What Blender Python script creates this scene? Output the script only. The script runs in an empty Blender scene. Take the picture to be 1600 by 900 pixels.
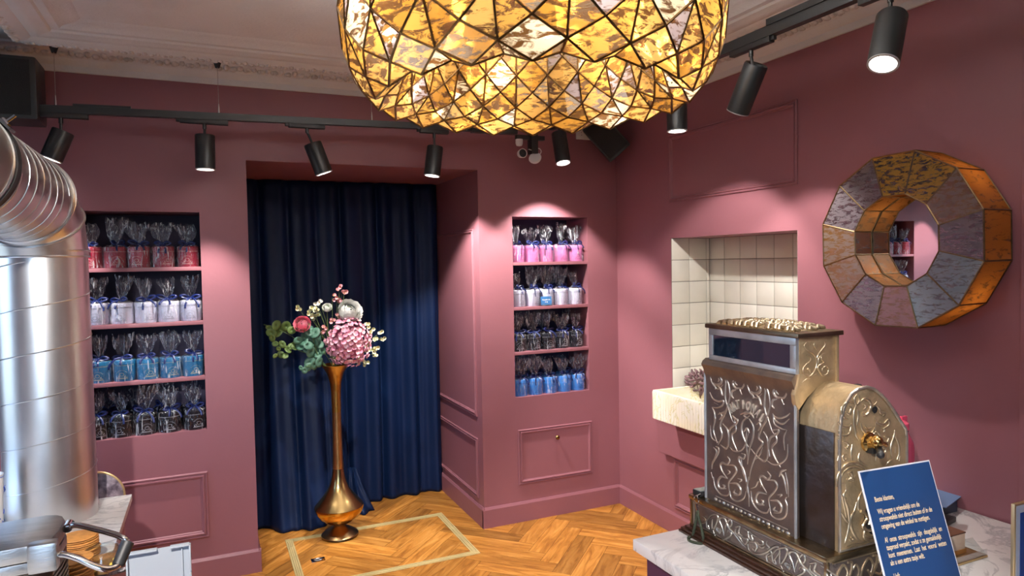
import bpy, bmesh, math, random
import numpy as np
from mathutils import Vector, Matrix, noise
random.seed(7)
S = bpy.context.scene
COL = S.collection
PI = math.pi

# ---------------------------------------------------------------- camera
FPX = 1061.2046
CAMP = Vector((0, 0, 2.0))
_y, _p, _r = 0.421963669, -0.0372526343, -0.0184089895
_f = Vector((math.sin(_y)*math.cos(_p), math.cos(_y)*math.cos(_p), math.sin(_p)))
_rt = Vector((math.cos(_y), -math.sin(_y), 0)); _up = _rt.cross(_f)
_c, _s = math.cos(_r), math.sin(_r)
AR, AU, AF = _rt*_c + _up*_s, _up*_c - _rt*_s, _f
cam = bpy.data.cameras.new('camera'); co = bpy.data.objects.new('camera', cam); COL.objects.link(co)
cam.sensor_width = 36; cam.lens = FPX/1600*36; cam.clip_start = 0.05
co.matrix_world = Matrix(((AR.x, AU.x, -AF.x, 0), (AR.y, AU.y, -AF.y, 0), (AR.z, AU.z, -AF.z, 2.0), (0, 0, 0, 1)))
S.camera = co

def P(ax, val, px, py):
    """point of the plane axis=val seen at a place of the photograph"""
    d = AR*((px-800)/FPX) - AU*((py-450)/FPX) + AF
    t = (val-CAMP[ax])/d[ax]
    return CAMP + d*t

# ---------------------------------------------------------------- light and exposure
S.view_settings.view_transform = 'Standard'; S.view_settings.look = 'None'
S.view_settings.gamma = 1; S.view_settings.use_curve_mapping = False
S.view_settings.exposure = 0.55
S.cycles.transparent_max_bounces = 24
S.cycles.max_bounces = 8
S.cycles.sample_clamp_indirect = 4
S.cycles.caustics_reflective = False
W = bpy.data.worlds.new('daylight'); S.world = W; W.use_nodes = True
wn = W.node_tree.nodes; wl = W.node_tree.links
bg = wn['Background']
tc = wn.new('ShaderNodeTexCoord'); sx = wn.new('ShaderNodeSeparateXYZ'); rp = wn.new('ShaderNodeValToRGB')
wl.new(tc.outputs['Generated'], sx.inputs[0]); wl.new(sx.outputs['Z'], rp.inputs[0]); wl.new(rp.outputs[0], bg.inputs[0])
rp.color_ramp.elements[0].position = 0.0; rp.color_ramp.elements[0].color = (0.16, 0.18, 0.2, 1)
rp.color_ramp.elements[1].position = 0.35; rp.color_ramp.elements[1].color = (0.3, 0.55, 1.0, 1)
e = rp.color_ramp.elements.new(0.08); e.color = (0.55, 0.72, 1.0, 1)
bg.inputs[1].default_value = 6.6
SPOT_W = 60.0
LAMP_W = 14.5
def portal(loc, rot, sx_, sy_):
    l = bpy.data.lights.new('window_daylight', 'AREA'); l.shape = 'RECTANGLE'; l.size = sx_; l.size_y = sy_
    l.cycles.is_portal = True
    o = bpy.data.objects.new('window_daylight', l); COL.objects.link(o); o.location = loc; o.rotation_euler = rot
portal((-2.62, 3.3, 1.75), (0, -PI/2, 0), 1.7, 1.4)
portal((-1.05, -2.66, 1.8), (PI/2, 0, 0), 2.5, 2.1)

# ---------------------------------------------------------------- materials
MATS = {}
def nd(m, t, **kw):
    n = m.node_tree.nodes.new('ShaderNode'+t)
    for k, v in kw.items(): setattr(n, k, v)
    return n
def lk(m, a, b): m.node_tree.links.new(a, b)
def mat(name, col, rough=0.5, metal=0.0, bump=0.0, bscale=60, var=0.0, vscale=4, spec=0.5, coat=0, sheen=0, bstretch=None, col2=None):
    if name in MATS: return MATS[name]
    m = bpy.data.materials.new(name); m.use_nodes = True; b = m.node_tree.nodes['Principled BSDF']
    b.inputs['Roughness'].default_value = rough; b.inputs['Metallic'].default_value = metal
    b.inputs['Specular IOR Level'].default_value = spec; b.inputs['Coat Weight'].default_value = coat
    b.inputs['Sheen Weight'].default_value = sheen
    b.inputs['Base Color'].default_value = (*col, 1)
    tcn = nd(m, 'TexCoord')
    src = tcn.outputs['Object']
    if bstretch:
        mp = nd(m, 'Mapping'); mp.inputs['Scale'].default_value = bstretch; lk(m, src, mp.inputs[0]); src = mp.outputs[0]
    nv = nd(m, 'TexNoise'); nv.inputs['Scale'].default_value = vscale; nv.inputs['Detail'].default_value = 5
    lk(m, src, nv.inputs['Vector'])
    mx = nd(m, 'MixRGB'); mx.inputs[1].default_value = (*col, 1)
    c2 = col2 if col2 else tuple(c*(1-var) for c in col)
    mx.inputs[2].default_value = (*c2, 1)
    r = nd(m, 'ValToRGB'); r.color_ramp.elements[0].position = .4; r.color_ramp.elements[1].position = .65
    lk(m, nv.outputs[0], r.inputs[0]); lk(m, r.outputs[0], mx.inputs[0]); lk(m, mx.outputs[0], b.inputs['Base Color'])
    if bump:
        nb = nd(m, 'TexNoise'); nb.inputs['Scale'].default_value = bscale; lk(m, src, nb.inputs['Vector'])
        bp = nd(m, 'Bump'); bp.inputs['Strength'].default_value = bump; bp.inputs['Distance'].default_value = .01
        lk(m, nb.outputs[0], bp.inputs['Height']); lk(m, bp.outputs[0], b.inputs['Normal'])
    MATS[name] = m
    return m
def emis(name, col, st):
    m = bpy.data.materials.new(name); m.use_nodes = True; b = m.node_tree.nodes['Principled BSDF']
    b.inputs['Base Color'].default_value = (*col, 1)
    b.inputs['Emission Color'].default_value = (*col, 1); b.inputs['Emission Strength'].default_value = st
    return m

PAINT = mat('mauve_paint', (0.285, 0.112, 0.135), 0.42, bump=.05, bscale=35, var=.06, vscale=2)
NAVYB = mat('dark_navy_board', (0.03, 0.022, 0.06), 0.6, var=.2)
PLASTER = mat('white_plaster', (0.80, 0.84, 0.85), 0.8, bump=.25, bscale=60, var=.07, vscale=3)
PLASTER2 = mat('old_ornament_plaster', (0.80, 0.80, 0.78), 0.8, bump=.9, bscale=38, var=.3, vscale=25)
BLACK = mat('black_powder_coat', (0.016, 0.018, 0.019), 0.38, bump=.03, bscale=300)
BLACKR = mat('black_plastic', (0.012, 0.012, 0.013), 0.5)
BRASS = mat('aged_brass', (0.42, 0.25, 0.085), 0.24, 1.0, bump=.15, bscale=25, var=.35, vscale=9)
BRASSD = mat('dark_lead_came', (0.24, 0.14, 0.055), 0.4, 1.0, var=.4, vscale=30)
FBRASS = mat('brass_strip', (0.74, 0.60, 0.28), 0.42, 0.4, bump=.3, bscale=8, bstretch=(1, 1, 1), var=.2)
CHROME = mat('chrome', (0.62, 0.6, 0.6), 0.12, 1.0)
STEEL = mat('brushed_steel', (0.46, 0.46, 0.46), 0.34, 1.0, bump=.1, bscale=40, bstretch=(1, 6, 6), var=.2, vscale=8)
IRONB = mat('browned_iron', (0.16, 0.12, 0.09), 0.42, 1.0, bump=.15, bscale=50, var=.4, vscale=12)
GALV = mat('galvanised_sheet', (0.82, 0.82, 0.82), 0.33, 1.0, bump=.05, bscale=7, var=.14, vscale=4)
RIM = mat('pressed_seam', (0.78, 0.78, 0.78), 0.3, 1.0)
REGM = mat('nickel_bronze_ground', (0.25, 0.20, 0.17), 0.42, .85, bump=.25, bscale=45, var=.45, vscale=8, col2=(0.17, 0.14, 0.135))
REGG = mat('gilt_bronze_ground', (0.62, 0.47, 0.28), 0.48, .75, bump=.25, bscale=60, var=.35, vscale=10)
RELM = mat('polished_nickel_relief', (0.72, 0.66, 0.58), 0.3, .9, bump=.2, bscale=60, var=.25, vscale=20)
RELG = mat('polished_gilt_relief', (0.74, 0.60, 0.40), 0.32, .9, bump=.2, bscale=60, var=.25, vscale=20)
NICK = mat('nickel_frame', (0.55, 0.58, 0.62), 0.32, .7, bump=.1, bscale=30, var=.3, vscale=10)
PLINTH = mat('dark_varnished_wood', (0.035, 0.014, 0.007), 0.3, bump=.1, bscale=40, bstretch=(8, 1, 8), coat=.4)
GREY = mat('grout', (0.2, 0.19, 0.16), 0.85)
WPLAST = mat('white_plastic', (0.75, 0.75, 0.76), 0.4)
NAVYR = mat('navy_satin_ribbon', (0.004, 0.012, 0.085), 0.3)
WAFER = mat('baked_wafer', (0.55, 0.24, 0.055), 0.7, bump=.2, bscale=160, var=.25, vscale=40)
PINKP = mat('pink_bottle_plastic', (0.9, 0.13, 0.22), 0.4)
GOLDT = mat('cream_gold_print', (0.8, 0.62, 0.4), 0.6)
INK = mat('grey_ink', (0.2, 0.2, 0.26), 0.6)

def marble(name, base, vein, scale=2.0, w=.035, y2=None):
    m = bpy.data.materials.new(name); m.use_nodes = True; b = m.node_tree.nodes['Principled BSDF']
    b.inputs['Roughness'].default_value = .22
    t = nd(m, 'TexCoord'); n = nd(m, 'TexNoise'); n.inputs['Scale'].default_value = scale; n.inputs['Detail'].default_value = 8; n.inputs['Roughness'].default_value = .62
    n.inputs['Distortion'].default_value = 1.4
    mp = nd(m, 'Mapping'); mp.inputs['Rotation'].default_value = (0, 0, .6); mp.inputs['Scale'].default_value = (1, 2.2, 1)
    lk(m, t.outputs['Object'], mp.inputs[0]); lk(m, mp.outputs[0], n.inputs['Vector'])
    r = nd(m, 'ValToRGB'); E_ = r.color_ramp.elements
    E_[0].position = .5-w; E_[0].color = (*base, 1); E_[1].position = .5+w; E_[1].color = (*base, 1)
    q = E_.new(.5); q.color = (*vein, 1)
    lk(m, n.outputs[0], r.inputs[0]); out = r.outputs[0]
    n2 = nd(m, 'TexNoise'); n2.inputs['Scale'].default_value = scale*1.3; n2.inputs['Detail'].default_value = 4
    lk(m, t.outputs['Object'], n2.inputs['Vector'])
    r2 = nd(m, 'ValToRGB'); r2.color_ramp.elements[0].position = .45; r2.color_ramp.elements[1].position = .7
    mx = nd(m, 'MixRGB'); lk(m, n2.outputs[0], r2.inputs[0]); lk(m, r2.outputs[0], mx.inputs[0]); lk(m, out, mx.inputs[1])
    mx.inputs[2].default_value = (*(y2 or tuple(c*.86 for c in base)), 1)
    lk(m, mx.outputs[0], b.inputs['Base Color']); return m
MARB = marble('white_veined_marble', (0.88, 0.87, 0.86), (0.5, 0.5, 0.52), 1.7)
ONYX = marble('yellow_veined_marble', (0.80, 0.76, 0.66), (0.58, 0.54, 0.24), 3.2, .022, (0.84, 0.74, 0.52))

def wood_floor():
    m = bpy.data.materials.new('oak_herringbone'); m.use_nodes = True; b = m.node_tree.nodes['Principled BSDF']
    uv = nd(m, 'UVMap'); mp = nd(m, 'Mapping'); mp.inputs['Scale'].default_value = (1.6, 11, 1)
    g = nd(m, 'NewGeometry'); ad = nd(m, 'VectorMath', operation='ADD'); cb = nd(m, 'CombineXYZ')
    mu = nd(m, 'Math', operation='MULTIPLY'); mu.inputs[1].default_value = 40
    lk(m, g.outputs['Random Per Island'], mu.inputs[0]); lk(m, mu.outputs[0], cb.inputs[2])
    lk(m, uv.outputs[0], mp.inputs[0]); lk(m, mp.outputs[0], ad.inputs[0]); lk(m, cb.outputs[0], ad.inputs[1])
    n = nd(m, 'TexNoise'); n.inputs['Scale'].default_value = 2.2; n.inputs['Detail'].default_value = 9; n.inputs['Distortion'].default_value = .9
    n.inputs['Roughness'].default_value = .6
    lk(m, ad.outputs[0], n.inputs['Vector'])
    r = nd(m, 'ValToRGB'); E_ = r.color_ramp.elements
    E_[0].position = .28; E_[0].color = (0.26, 0.088, 0.012, 1); E_[1].position = .7; E_[1].color = (0.72, 0.34, 0.075, 1)
    q = E_.new(.5); q.color = (0.52, 0.215, 0.036, 1)
    lk(m, n.outputs[0], r.inputs[0])
    hs = nd(m, 'HueSaturation'); rv = nd(m, 'MapRange'); rv.inputs['To Min'].default_value = .5; rv.inputs['To Max'].default_value = 1.0
    lk(m, g.outputs['Random Per Island'], rv.inputs[0]); lk(m, rv.outputs[0], hs.inputs['Value']); lk(m, r.outputs[0], hs.inputs['Color'])
    lk(m, hs.outputs[0], b.inputs['Base Color']); b.inputs['Roughness'].default_value = .36
    bp = nd(m, 'Bump'); bp.inputs['Strength'].default_value = .12; bp.inputs['Distance'].default_value = .01
    lk(m, n.outputs[0], bp.inputs['Height']); lk(m, bp.outputs[0], b.inputs['Normal'])
    return m

def lamp_glass(name, amber, trans=.5, seed=0.0, refl=.5, vsc=17, v0=.36, v1=.46, vein_c=(0.16, 0.08, 0.03), rough=.1, glc=(0.75, 0.66, 0.5)):
    """mottled antique-mirror glass, tinted per pane"""
    m = bpy.data.materials.new(name); m.use_nodes = True; nt = m.node_tree
    nt.nodes.remove(nt.nodes['Principled BSDF']); out = nt.nodes['Material Output']
    g = nd(m, 'NewGeometry'); t = nd(m, 'TexCoord'); rnd = g.outputs['Random Per Island']
    mp = nd(m, 'Mapping'); rot = nd(m, 'CombineXYZ')
    for i, k in enumerate((3.1, 17.0, 29.0)):
        q = nd(m, 'Math', operation='MULTIPLY'); q.inputs[1].default_value = k; lk(m, rnd, q.inputs[0]); lk(m, q.outputs[0], rot.inputs[i])
    lk(m, rot.outputs[0], mp.inputs['Rotation']); mp.inputs['Scale'].default_value = (1, 1, 3.2)
    lk(m, t.outputs['Object'], mp.inputs[0])
    n1 = nd(m, 'TexNoise'); n1.inputs['Scale'].default_value = vsc; n1.inputs['Detail'].default_value = 7; n1.inputs['Roughness'].default_value = .65; n1.inputs['Distortion'].default_value = .7
    lk(m, mp.outputs[0], n1.inputs['Vector'])
    vein = nd(m, 'ValToRGB'); E_ = vein.color_ramp.elements
    E_[0].position = v0; E_[0].color = (1, 1, 1, 1); E_[1].position = v1; E_[1].color = (0, 0, 0, 1)
    lk(m, n1.outputs[0], vein.inputs[0])
    n2 = nd(m, 'TexNoise'); n2.inputs['Scale'].default_value = 7; n2.inputs['Detail'].default_value = 2
    lk(m, mp.outputs[0], n2.inputs['Vector'])
    fr = nd(m, 'Math', operation='MULTIPLY'); fr.inputs[1].default_value = 13.37; lk(m, rnd, fr.inputs[0])
    fr2 = nd(m, 'Math', operation='FRACT'); lk(m, fr.outputs[0], fr2.inputs[0])
    ramp = nd(m, 'ValToRGB'); ramp.color_ramp.interpolation = 'CONSTANT'; E_ = ramp.color_ramp.elements
    cols = amber
    E_[0].position = 0; E_[0].color = (*cols[0][1], 1); E_[1].position = cols[1][0]; E_[1].color = (*cols[1][1], 1)
    for p_, c_ in cols[2:]:
        q = E_.new(p_); q.color = (*c_, 1)
    lk(m, fr2.outputs[0], ramp.inputs[0])
    mxc = nd(m, 'MixRGB'); lk(m, n2.outputs[0], mxc.inputs[0]); lk(m, ramp.outputs[0], mxc.inputs[1]); mxc.inputs[2].default_value = (0.9, 0.62, 0.22, 1)
    dk = nd(m, 'MixRGB'); lk(m, vein.outputs[0], dk.inputs[0]); lk(m, ramp.outputs[0], dk.inputs[1]); dk.inputs[2].default_value = (*vein_c, 1)
    tl = nd(m, 'BsdfTranslucent'); lk(m, dk.outputs[0], tl.inputs[0])
    df = nd(m, 'BsdfDiffuse'); lk(m, dk.outputs[0], df.inputs[0])
    tp = nd(m, 'BsdfTransparent'); lk(m, dk.outputs[0], tp.inputs[0])
    gl = nd(m, 'BsdfGlossy'); gl.inputs['Roughness'].default_value = rough; gl.inputs[0].default_value = (*glc, 1)
    a = nd(m, 'MixShader'); a.inputs[0].default_value = .35; lk(m, tl.outputs[0], a.inputs[1]); lk(m, df.outputs[0], a.inputs[2])
    b_ = nd(m, 'MixShader'); b_.inputs[0].default_value = trans; lk(m, a.outputs[0], b_.inputs[1]); lk(m, tp.outputs[0], b_.inputs[2])
    c = nd(m, 'MixShader'); mr = nd(m, 'MapRange'); mr.inputs['To Min'].default_value = refl*.45; mr.inputs['To Max'].default_value = refl
    lk(m, vein.outputs[0], mr.inputs[0]); lk(m, mr.outputs[0], c.inputs[0]); lk(m, b_.outputs[0], c.inputs[1]); lk(m, gl.outputs[0], c.inputs[2])
    bp = nd(m, 'Bump'); bp.inputs['Strength'].default_value = .25; bp.inputs['Distance'].default_value = .004
    lk(m, n1.outputs[0], bp.inputs['Height']); lk(m, bp.outputs[0], gl.inputs['Normal'])
    lk(m, c.outputs[0], out.inputs[0]); return m
LGLASS = lamp_glass('gold_mottled_glass', [(0, (0.66, 0.38, 0.09)), (.25, (0.74, 0.48, 0.16)), (.45, (0.52, 0.27, 0.05)), (.68, (0.80, 0.75, 0.62)), (.8, (0.42, 0.38, 0.46)), (.88, (0.66, 0.40, 0.12))], .25, refl=.5, vsc=17, v0=.44, v1=.53)
def mg(n, c, refl, vc=(.5, .2, .03), v0=.42, v1=.5, rough=.08, gl=(.8, .8, .82)): return lamp_glass(n, [(0, c), (.5, c)], .03, refl=refl, vsc=22, v0=v0, v1=v1, vein_c=vc, rough=rough, glc=gl)
MG = {'s': mg('silver_mirror_glass', (.50, .43, .47), .7, (.10, .06, .08)), 'a': mg('amber_mirror_glass', (1.0, .58, .10), .25, (.09, .05, .03), .44, .5),
      'b': mg('blue_reflection_glass', (.66, .84, 1.0), .4, (.16, .22, .28), .38, .5, .2), 'r': mg('rose_reflection_glass', (.66, .36, .38), .45, (.5, .22, .08), .4, .5), 'm': mg('amber_silver_glass', (.60, .44, .34), .5, (.62, .28, .04), .44, .54)}  # blue and rose tints: room reflections put into the pane colours
AGLASS = lamp_glass('amber_side_glass', [(0, (0.50, 0.20, 0.04)), (.5, (0.45, 0.22, 0.08)), (.8, (0.55, 0.30, 0.09))], .1, refl=.25)

def cello_mat():
    m = bpy.data.materials.new('cellophane_painted_glints'); m.use_nodes = True; nt = m.node_tree
    nt.nodes.remove(nt.nodes['Principled BSDF']); out = nt.nodes['Material Output']
    t = nd(m, 'TexCoord'); oi = nd(m, 'ObjectInfo'); ad = nd(m, 'VectorMath', operation='ADD')
    lk(m, t.outputs['Object'], ad.inputs[0]); lk(m, oi.outputs['Random'], ad.inputs[1])
    mp = nd(m, 'Mapping'); mp.inputs['Scale'].default_value = (1, 1, .16); lk(m, ad.outputs[0], mp.inputs[0])
    n = nd(m, 'TexNoise'); n.inputs['Scale'].default_value = 52; n.inputs['Detail'].default_value = 2; n.inputs['Distortion'].default_value = 1.5
    lk(m, mp.outputs[0], n.inputs['Vector'])
    r = nd(m, 'ValToRGB'); E_ = r.color_ramp.elements
    E_[0].position = .57; E_[0].color = (0, 0, 0, 1); E_[1].position = .70; E_[1].color = (1, 1, 1, 1)  # white streaks: glints of the spotlights put into the colour
    lk(m, n.outputs[0], r.inputs[0])
    tp = nd(m, 'BsdfTransparent'); tp.inputs[0].default_value = (.95, .96, 1, 1)
    gl = nd(m, 'BsdfGlossy'); gl.inputs['Roughness'].default_value = .16
    bp = nd(m, 'Bump'); bp.inputs['Strength'].default_value = 1.0; bp.inputs['Distance'].default_value = .02
    lk(m, n.outputs[0], bp.inputs['Height']); lk(m, bp.outputs[0], gl.inputs['Normal'])
    df = nd(m, 'BsdfTranslucent'); df.inputs[0].default_value = (.9, .93, 1, 1)
    d2 = nd(m, 'BsdfDiffuse'); d2.inputs[0].default_value = (.9, .93, 1, 1)
    w = nd(m, 'MixShader'); w.inputs[0].default_value = .6; lk(m, df.outputs[0], w.inputs[1]); lk(m, d2.outputs[0], w.inputs[2])
    lw = nd(m, 'LayerWeight'); lw.inputs[0].default_value = .35
    a = nd(m, 'MixShader'); ml = nd(m, 'MapRange'); ml.inputs['To Min'].default_value = .07; ml.inputs['To Max'].default_value = .5
    lk(m, lw.outputs['Facing'], ml.inputs[0]); lk(m, ml.outputs[0], a.inputs[0]); lk(m, tp.outputs[0], a.inputs[1]); lk(m, gl.outputs[0], a.inputs[2])
    b_ = nd(m, 'MixShader'); ms = nd(m, 'Math', operation='MULTIPLY'); ms.inputs[1].default_value = .7
    lk(m, r.outputs[0], ms.inputs[0]); lk(m, ms.outputs[0], b_.inputs[0]); lk(m, a.outputs[0], b_.inputs[1]); lk(m, w.outputs[0], b_.inputs[2])
    lk(m, b_.outputs[0], out.inputs[0]); return m
CELLO = cello_mat()
def clear_mat(name, tint=(.93, .97, .97), refl=.12):
    m = bpy.data.materials.new(name); m.use_nodes = True; nt = m.node_tree
    nt.nodes.remove(nt.nodes['Principled BSDF']); out = nt.nodes['Material Output']
    tp = nd(m, 'BsdfTransparent'); tp.inputs[0].default_value = (*tint, 1); gl = nd(m, 'BsdfGlossy'); gl.inputs['Roughness'].default_value = .05
    lw = nd(m, 'LayerWeight'); lw.inputs[0].default_value = .3
    mr = nd(m, 'MapRange'); mr.inputs['To Min'].default_value = refl*.5; mr.inputs['To Max'].default_value = .7
    a = nd(m, 'MixShader'); lk(m, lw.outputs['Facing'], mr.inputs[0]); lk(m, mr.outputs[0], a.inputs[0]); lk(m, tp.outputs[0], a.inputs[1]); lk(m, gl.outputs[0], a.inputs[2])
    lk(m, a.outputs[0], out.inputs[0]); return m
CLEAR = clear_mat('clear_glass')

# ---------------------------------------------------------------- mesh builder
class B:
    def __init__(s): s.v = []; s.f = []; s.uv = None
    def add(s, vs, fs):
        o = len(s.v); s.v += [Vector(q) for q in vs]; s.f += [tuple(i+o for i in f) for f in fs]; return s
    def box(s, x0, x1, y0, y1, z0, z1):
        x0, x1 = sorted((x0, x1)); y0, y1 = sorted((y0, y1)); z0, z1 = sorted((z0, z1))
        return s.add([(x, y, z) for z in (z0, z1) for y in (y0, y1) for x in (x0, x1)],
                     [(0, 2, 3, 1), (4, 5, 7, 6), (0, 1, 5, 4), (2, 6, 7, 3), (0, 4, 6, 2), (1, 3, 7, 5)])
    def ring_loft(s, rings, caps=True, closed=True):
        n = len(rings[0]); o = len(s.v)
        for r in rings: s.v += [Vector(q) for q in r]
        for i in range(len(rings)-1):
            for k in range(n if closed else n-1):
                a = o+i*n+k; b = o+i*n+(k+1) % n
                s.f.append((a, b, b+n, a+n))
        if caps:
            s.f.append(tuple(o+k for k in reversed(range(n)))); s.f.append(tuple(o+(len(rings)-1)*n+k for k in range(n)))
        return s
    def lathe(s, prof, n=48, c=(0, 0, 0), caps=False, axis='z'):
        rings = []
        for r, z in prof:
            ring = []
            for k in range(n):
                a = 2*PI*k/n
                q = (r*math.cos(a), r*math.sin(a), z)
                if axis == 'x': q = (z, r*math.cos(a), r*math.sin(a))
                if axis == 'y': q = (r*math.sin(a), z, r*math.cos(a))
                ring.append((c[0]+q[0], c[1]+q[1], c[2]+q[2]))
            rings.append(ring)
        return s.ring_loft(rings, caps)
    def tube(s, pts, rad, n=8, flat=None, caps=True, closed=False):
        """sweep; rad a number or list; flat=(normal, factor) squashes along normal"""
        pts = [Vector(p) for p in pts]; N = len(pts)
        if not hasattr(rad, '__len__'): rad = [rad]*N
        rings = []; up = None
        for i in range(N):
            if closed: t = pts[(i+1) % N]-pts[i-1]
            else: t = pts[min(i+1, N-1)]-pts[max(i-1, 0)]
            if t.length < 1e-9: t = Vector((0, 0, 1))
            t.normalize()
            if flat: u = Vector(flat[0]); u = (u-t*u.dot(t)); u.normalize()
            else:
                if up is None: up = Vector((0, 0, 1)) if abs(t.z) < .9 else Vector((1, 0, 0))
                u = up-t*up.dot(t)
                if u.length < 1e-6: u = Vector((1, 0, 0))-t*t.x
                u.normalize(); up = u
            w = t.cross(u); k_ = flat[1] if flat else 1
            rings.append([pts[i]+(w*math.cos(2*PI*k/n)+u*k_*math.sin(2*PI*k/n))*rad[i] for k in range(n)])
        if closed: rings.append(rings[0]); return s.ring_loft(rings, False)
        return s.ring_loft(rings, caps)
    def cyl(s, p0, p1, r0, r1=None, n=24, caps=True):
        return s.tube([p0, p1], [r0, r0 if r1 is None else r1], n, caps=caps)
    def sphere(s, c, r, n=12, m=8, sc=(1, 1, 1), R=None):
        rings = []
        for i in range(m+1):
            a = -PI/2+PI*i/m; rr = max(math.cos(a), 1e-3)*r; ring = []
            for k in range(n):
                q = Vector((rr*math.cos(2*PI*k/n)*sc[0], rr*math.sin(2*PI*k/n)*sc[1], r*math.sin(a)*sc[2]))
                if R: q = R @ q
                ring.append(Vector(c)+q)
            rings.append(ring)
        return s.ring_loft(rings, True)
    def prism(s, poly, axis, a, b):
        """extrude 2D polygon along axis from a to b; poly coordinates are the other two axes in order"""
        def q(p, h):
            l = list(p); l.insert(axis, h); return tuple(l)
        n = len(poly)
        s.add([q(p, a) for p in poly]+[q(p, b) for p in poly],
              [tuple(range(n)), tuple(range(2*n-1, n-1, -1))]+[(k, k+n, (k+1) % n+n, (k+1) % n) for k in range(n)])
        return s
    def xf(s, M, i0=0):
        for i in range(i0, len(s.v)): s.v[i] = M @ s.v[i]
        return s
    def build(s, name, m, parent=None, smooth=True, bevel=0, ang=35, origin=None, solid=0):
        me = bpy.data.meshes.new(name)
        org = Vector(origin) if origin is not None else Vector((0, 0, 0))
        me.from_pydata([tuple(q-org) for q in s.v], [], s.f)
        bm = bmesh.new(); bm.from_mesh(me); bmesh.ops.recalc_face_normals(bm, faces=bm.faces[:])
        if bevel: bmesh.ops.bevel(bm, geom=[e_ for e_ in bm.edges if e_.is_manifold and e_.calc_face_angle(0) > .5], offset=bevel, segments=2, profile=.6, affect='EDGES')
        bm.to_mesh(me); bm.free()
        if smooth:
            for p_ in me.polygons: p_.use_smooth = True
            me.set_sharp_from_angle(angle=math.radians(ang))
        me.materials.append(m)
        o = bpy.data.objects.new(name, me); COL.objects.link(o)
        if parent is not None: o.parent = parent
        o.location = org
        if solid:
            md = o.modifiers.new('thickness', 'SOLIDIFY'); md.thickness = solid; md.offset = 0
        return o

def tag(o, label, cat, group=None, kind=None):
    o['label'] = label; o['category'] = cat
    if group: o['group'] = group
    if kind: o['kind'] = kind
    return o
def thing(name, label, cat, loc=(0, 0, 0), rz=0, group=None):
    o = bpy.data.objects.new(name, None); COL.objects.link(o); o.location = loc; o.rotation_euler = (0, 0, rz)
    o.empty_display_size = .05
    return tag(o, label, cat, group)
def struct(o): o['kind'] = 'structure'; return o
def dup(root):
    r = root.copy(); COL.objects.link(r)
    for ch in list(root.children):
        c = ch.copy(); COL.objects.link(c); c.parent = r
        for g in list(ch.children):
            d = g.copy(); COL.objects.link(d); d.parent = c
    return r
def crom(pts, n=6):
    """Catmull-Rom resampling"""
    pts = [Vector(p) for p in pts]
    if len(pts) < 3: return pts
    out = []
    q = [pts[0]*2-pts[1]]+pts+[pts[-1]*2-pts[-2]]
    for i in range(1, len(q)-2):
        for k in range(n):
            t = k/n
            out.append(.5*((2*q[i])+(-q[i-1]+q[i+1])*t+(2*q[i-1]-5*q[i]+4*q[i+1]-q[i+2])*t*t+(-q[i-1]+3*q[i]-3*q[i+1]+q[i+2])*t**3))
    out.append(pts[-1]); return out
def text_obj(name, s, size, m, M, parent=None, ext=.0006, align='LEFT', bold=0.0, xs=1.0):
    c = bpy.data.curves.new(name, 'FONT'); c.body = s; c.size = size; c.extrude = ext; c.align_x = align; c.offset = bold
    t = bpy.data.objects.new(name+'_tmp', c); COL.objects.link(t)
    bpy.context.view_layer.update()
    me = bpy.data.meshes.new_from_object(t.evaluated_get(bpy.context.evaluated_depsgraph_get()))
    bpy.data.objects.remove(t)
    me.transform(Matrix.Diagonal((xs, 1, 1, 1))); me.transform(M); me.materials.clear(); me.materials.append(m)
    o = bpy.data.objects.new(name, me); COL.objects.link(o)
    if parent is not None: o.parent = parent
    return o

# ================================================================ THE ROOM
YB, XR, ZC = 4.713, 3.062, 3.27
XL, YF = -2.55, -2.6
CW = 3.157   # underside of the wall cornice
# walls with openings: front slabs as boxes round the holes
def wall_y(name, y0, y1, x0, x1, z0, z1, holes):
    b = B(); xs = sorted({x0, x1, *[h[0] for h in holes], *[h[1] for h in holes]})
    for i in range(len(xs)-1):
        a, c = xs[i], xs[i+1]; hs = sorted([h for h in holes if h[0] <= a+1e-6 and h[1] >= c-1e-6], key=lambda h: h[2]); z = z0
        for h in hs:
            if h[2] > z: b.box(a, c, y0, y1, z, h[2])
            z = h[3]
        if z < z1: b.box(a, c, y0, y1, z, z1)
    return struct(b.build(name, PAINT, smooth=False))
def swapxy(o):
    for v in o.data.vertices: v.co.x, v.co.y = v.co.y, v.co.x
    o.data.flip_normals(); return o
NL = (-0.70, -0.030, 0.976, 2.354); NR = (2.127, 2.783, 0.964, 2.350)
OP = (0.253, 1.853, 0.0, 2.690)
wall_y('wall_back', YB, YB+.34, XL-.1, XR+.4, 0, 3.4, [NL, NR, OP])
TN = (2.855, 4.005, .89, 2.155)
swapxy(wall_y('wall_right', XR, XR+.36, 1.69, YB, 0, 3.4, [TN]))
b = B(); b.box(XR-.012, XR+.36, YF, 1.69, 0, 3.4); struct(b.build('wall_right_front', PAINT, smooth=False, bevel=.004))
b = B(); b.box(XR+.36, XR+.40, 2.7, 4.2, .9, 2.3); struct(b.build('wall_sink_niche', PAINT, smooth=False))
b = B(); b.box(NL[0]-.1, NL[1]+.1, YB+.34, YB+.37, .9, 2.45); struct(b.build('wall_niche_left', NAVYB, smooth=False))
b = B(); b.box(NR[0]-.1, NR[1]+.1, YB+.34, YB+.37, .9, 2.45); struct(b.build('wall_niche_right', NAVYB, smooth=False))
b = B(); b.box(OP[1], OP[1]+.14, YB+.34, 5.86, 0, 2.9); struct(b.build('wall_alcove_right', PAINT, smooth=False))
b = B(); b.box(OP[0]-.14, OP[0], YB+.34, 5.86, 0, 2.9); struct(b.build('wall_alcove_left', PAINT, smooth=False))
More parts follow.
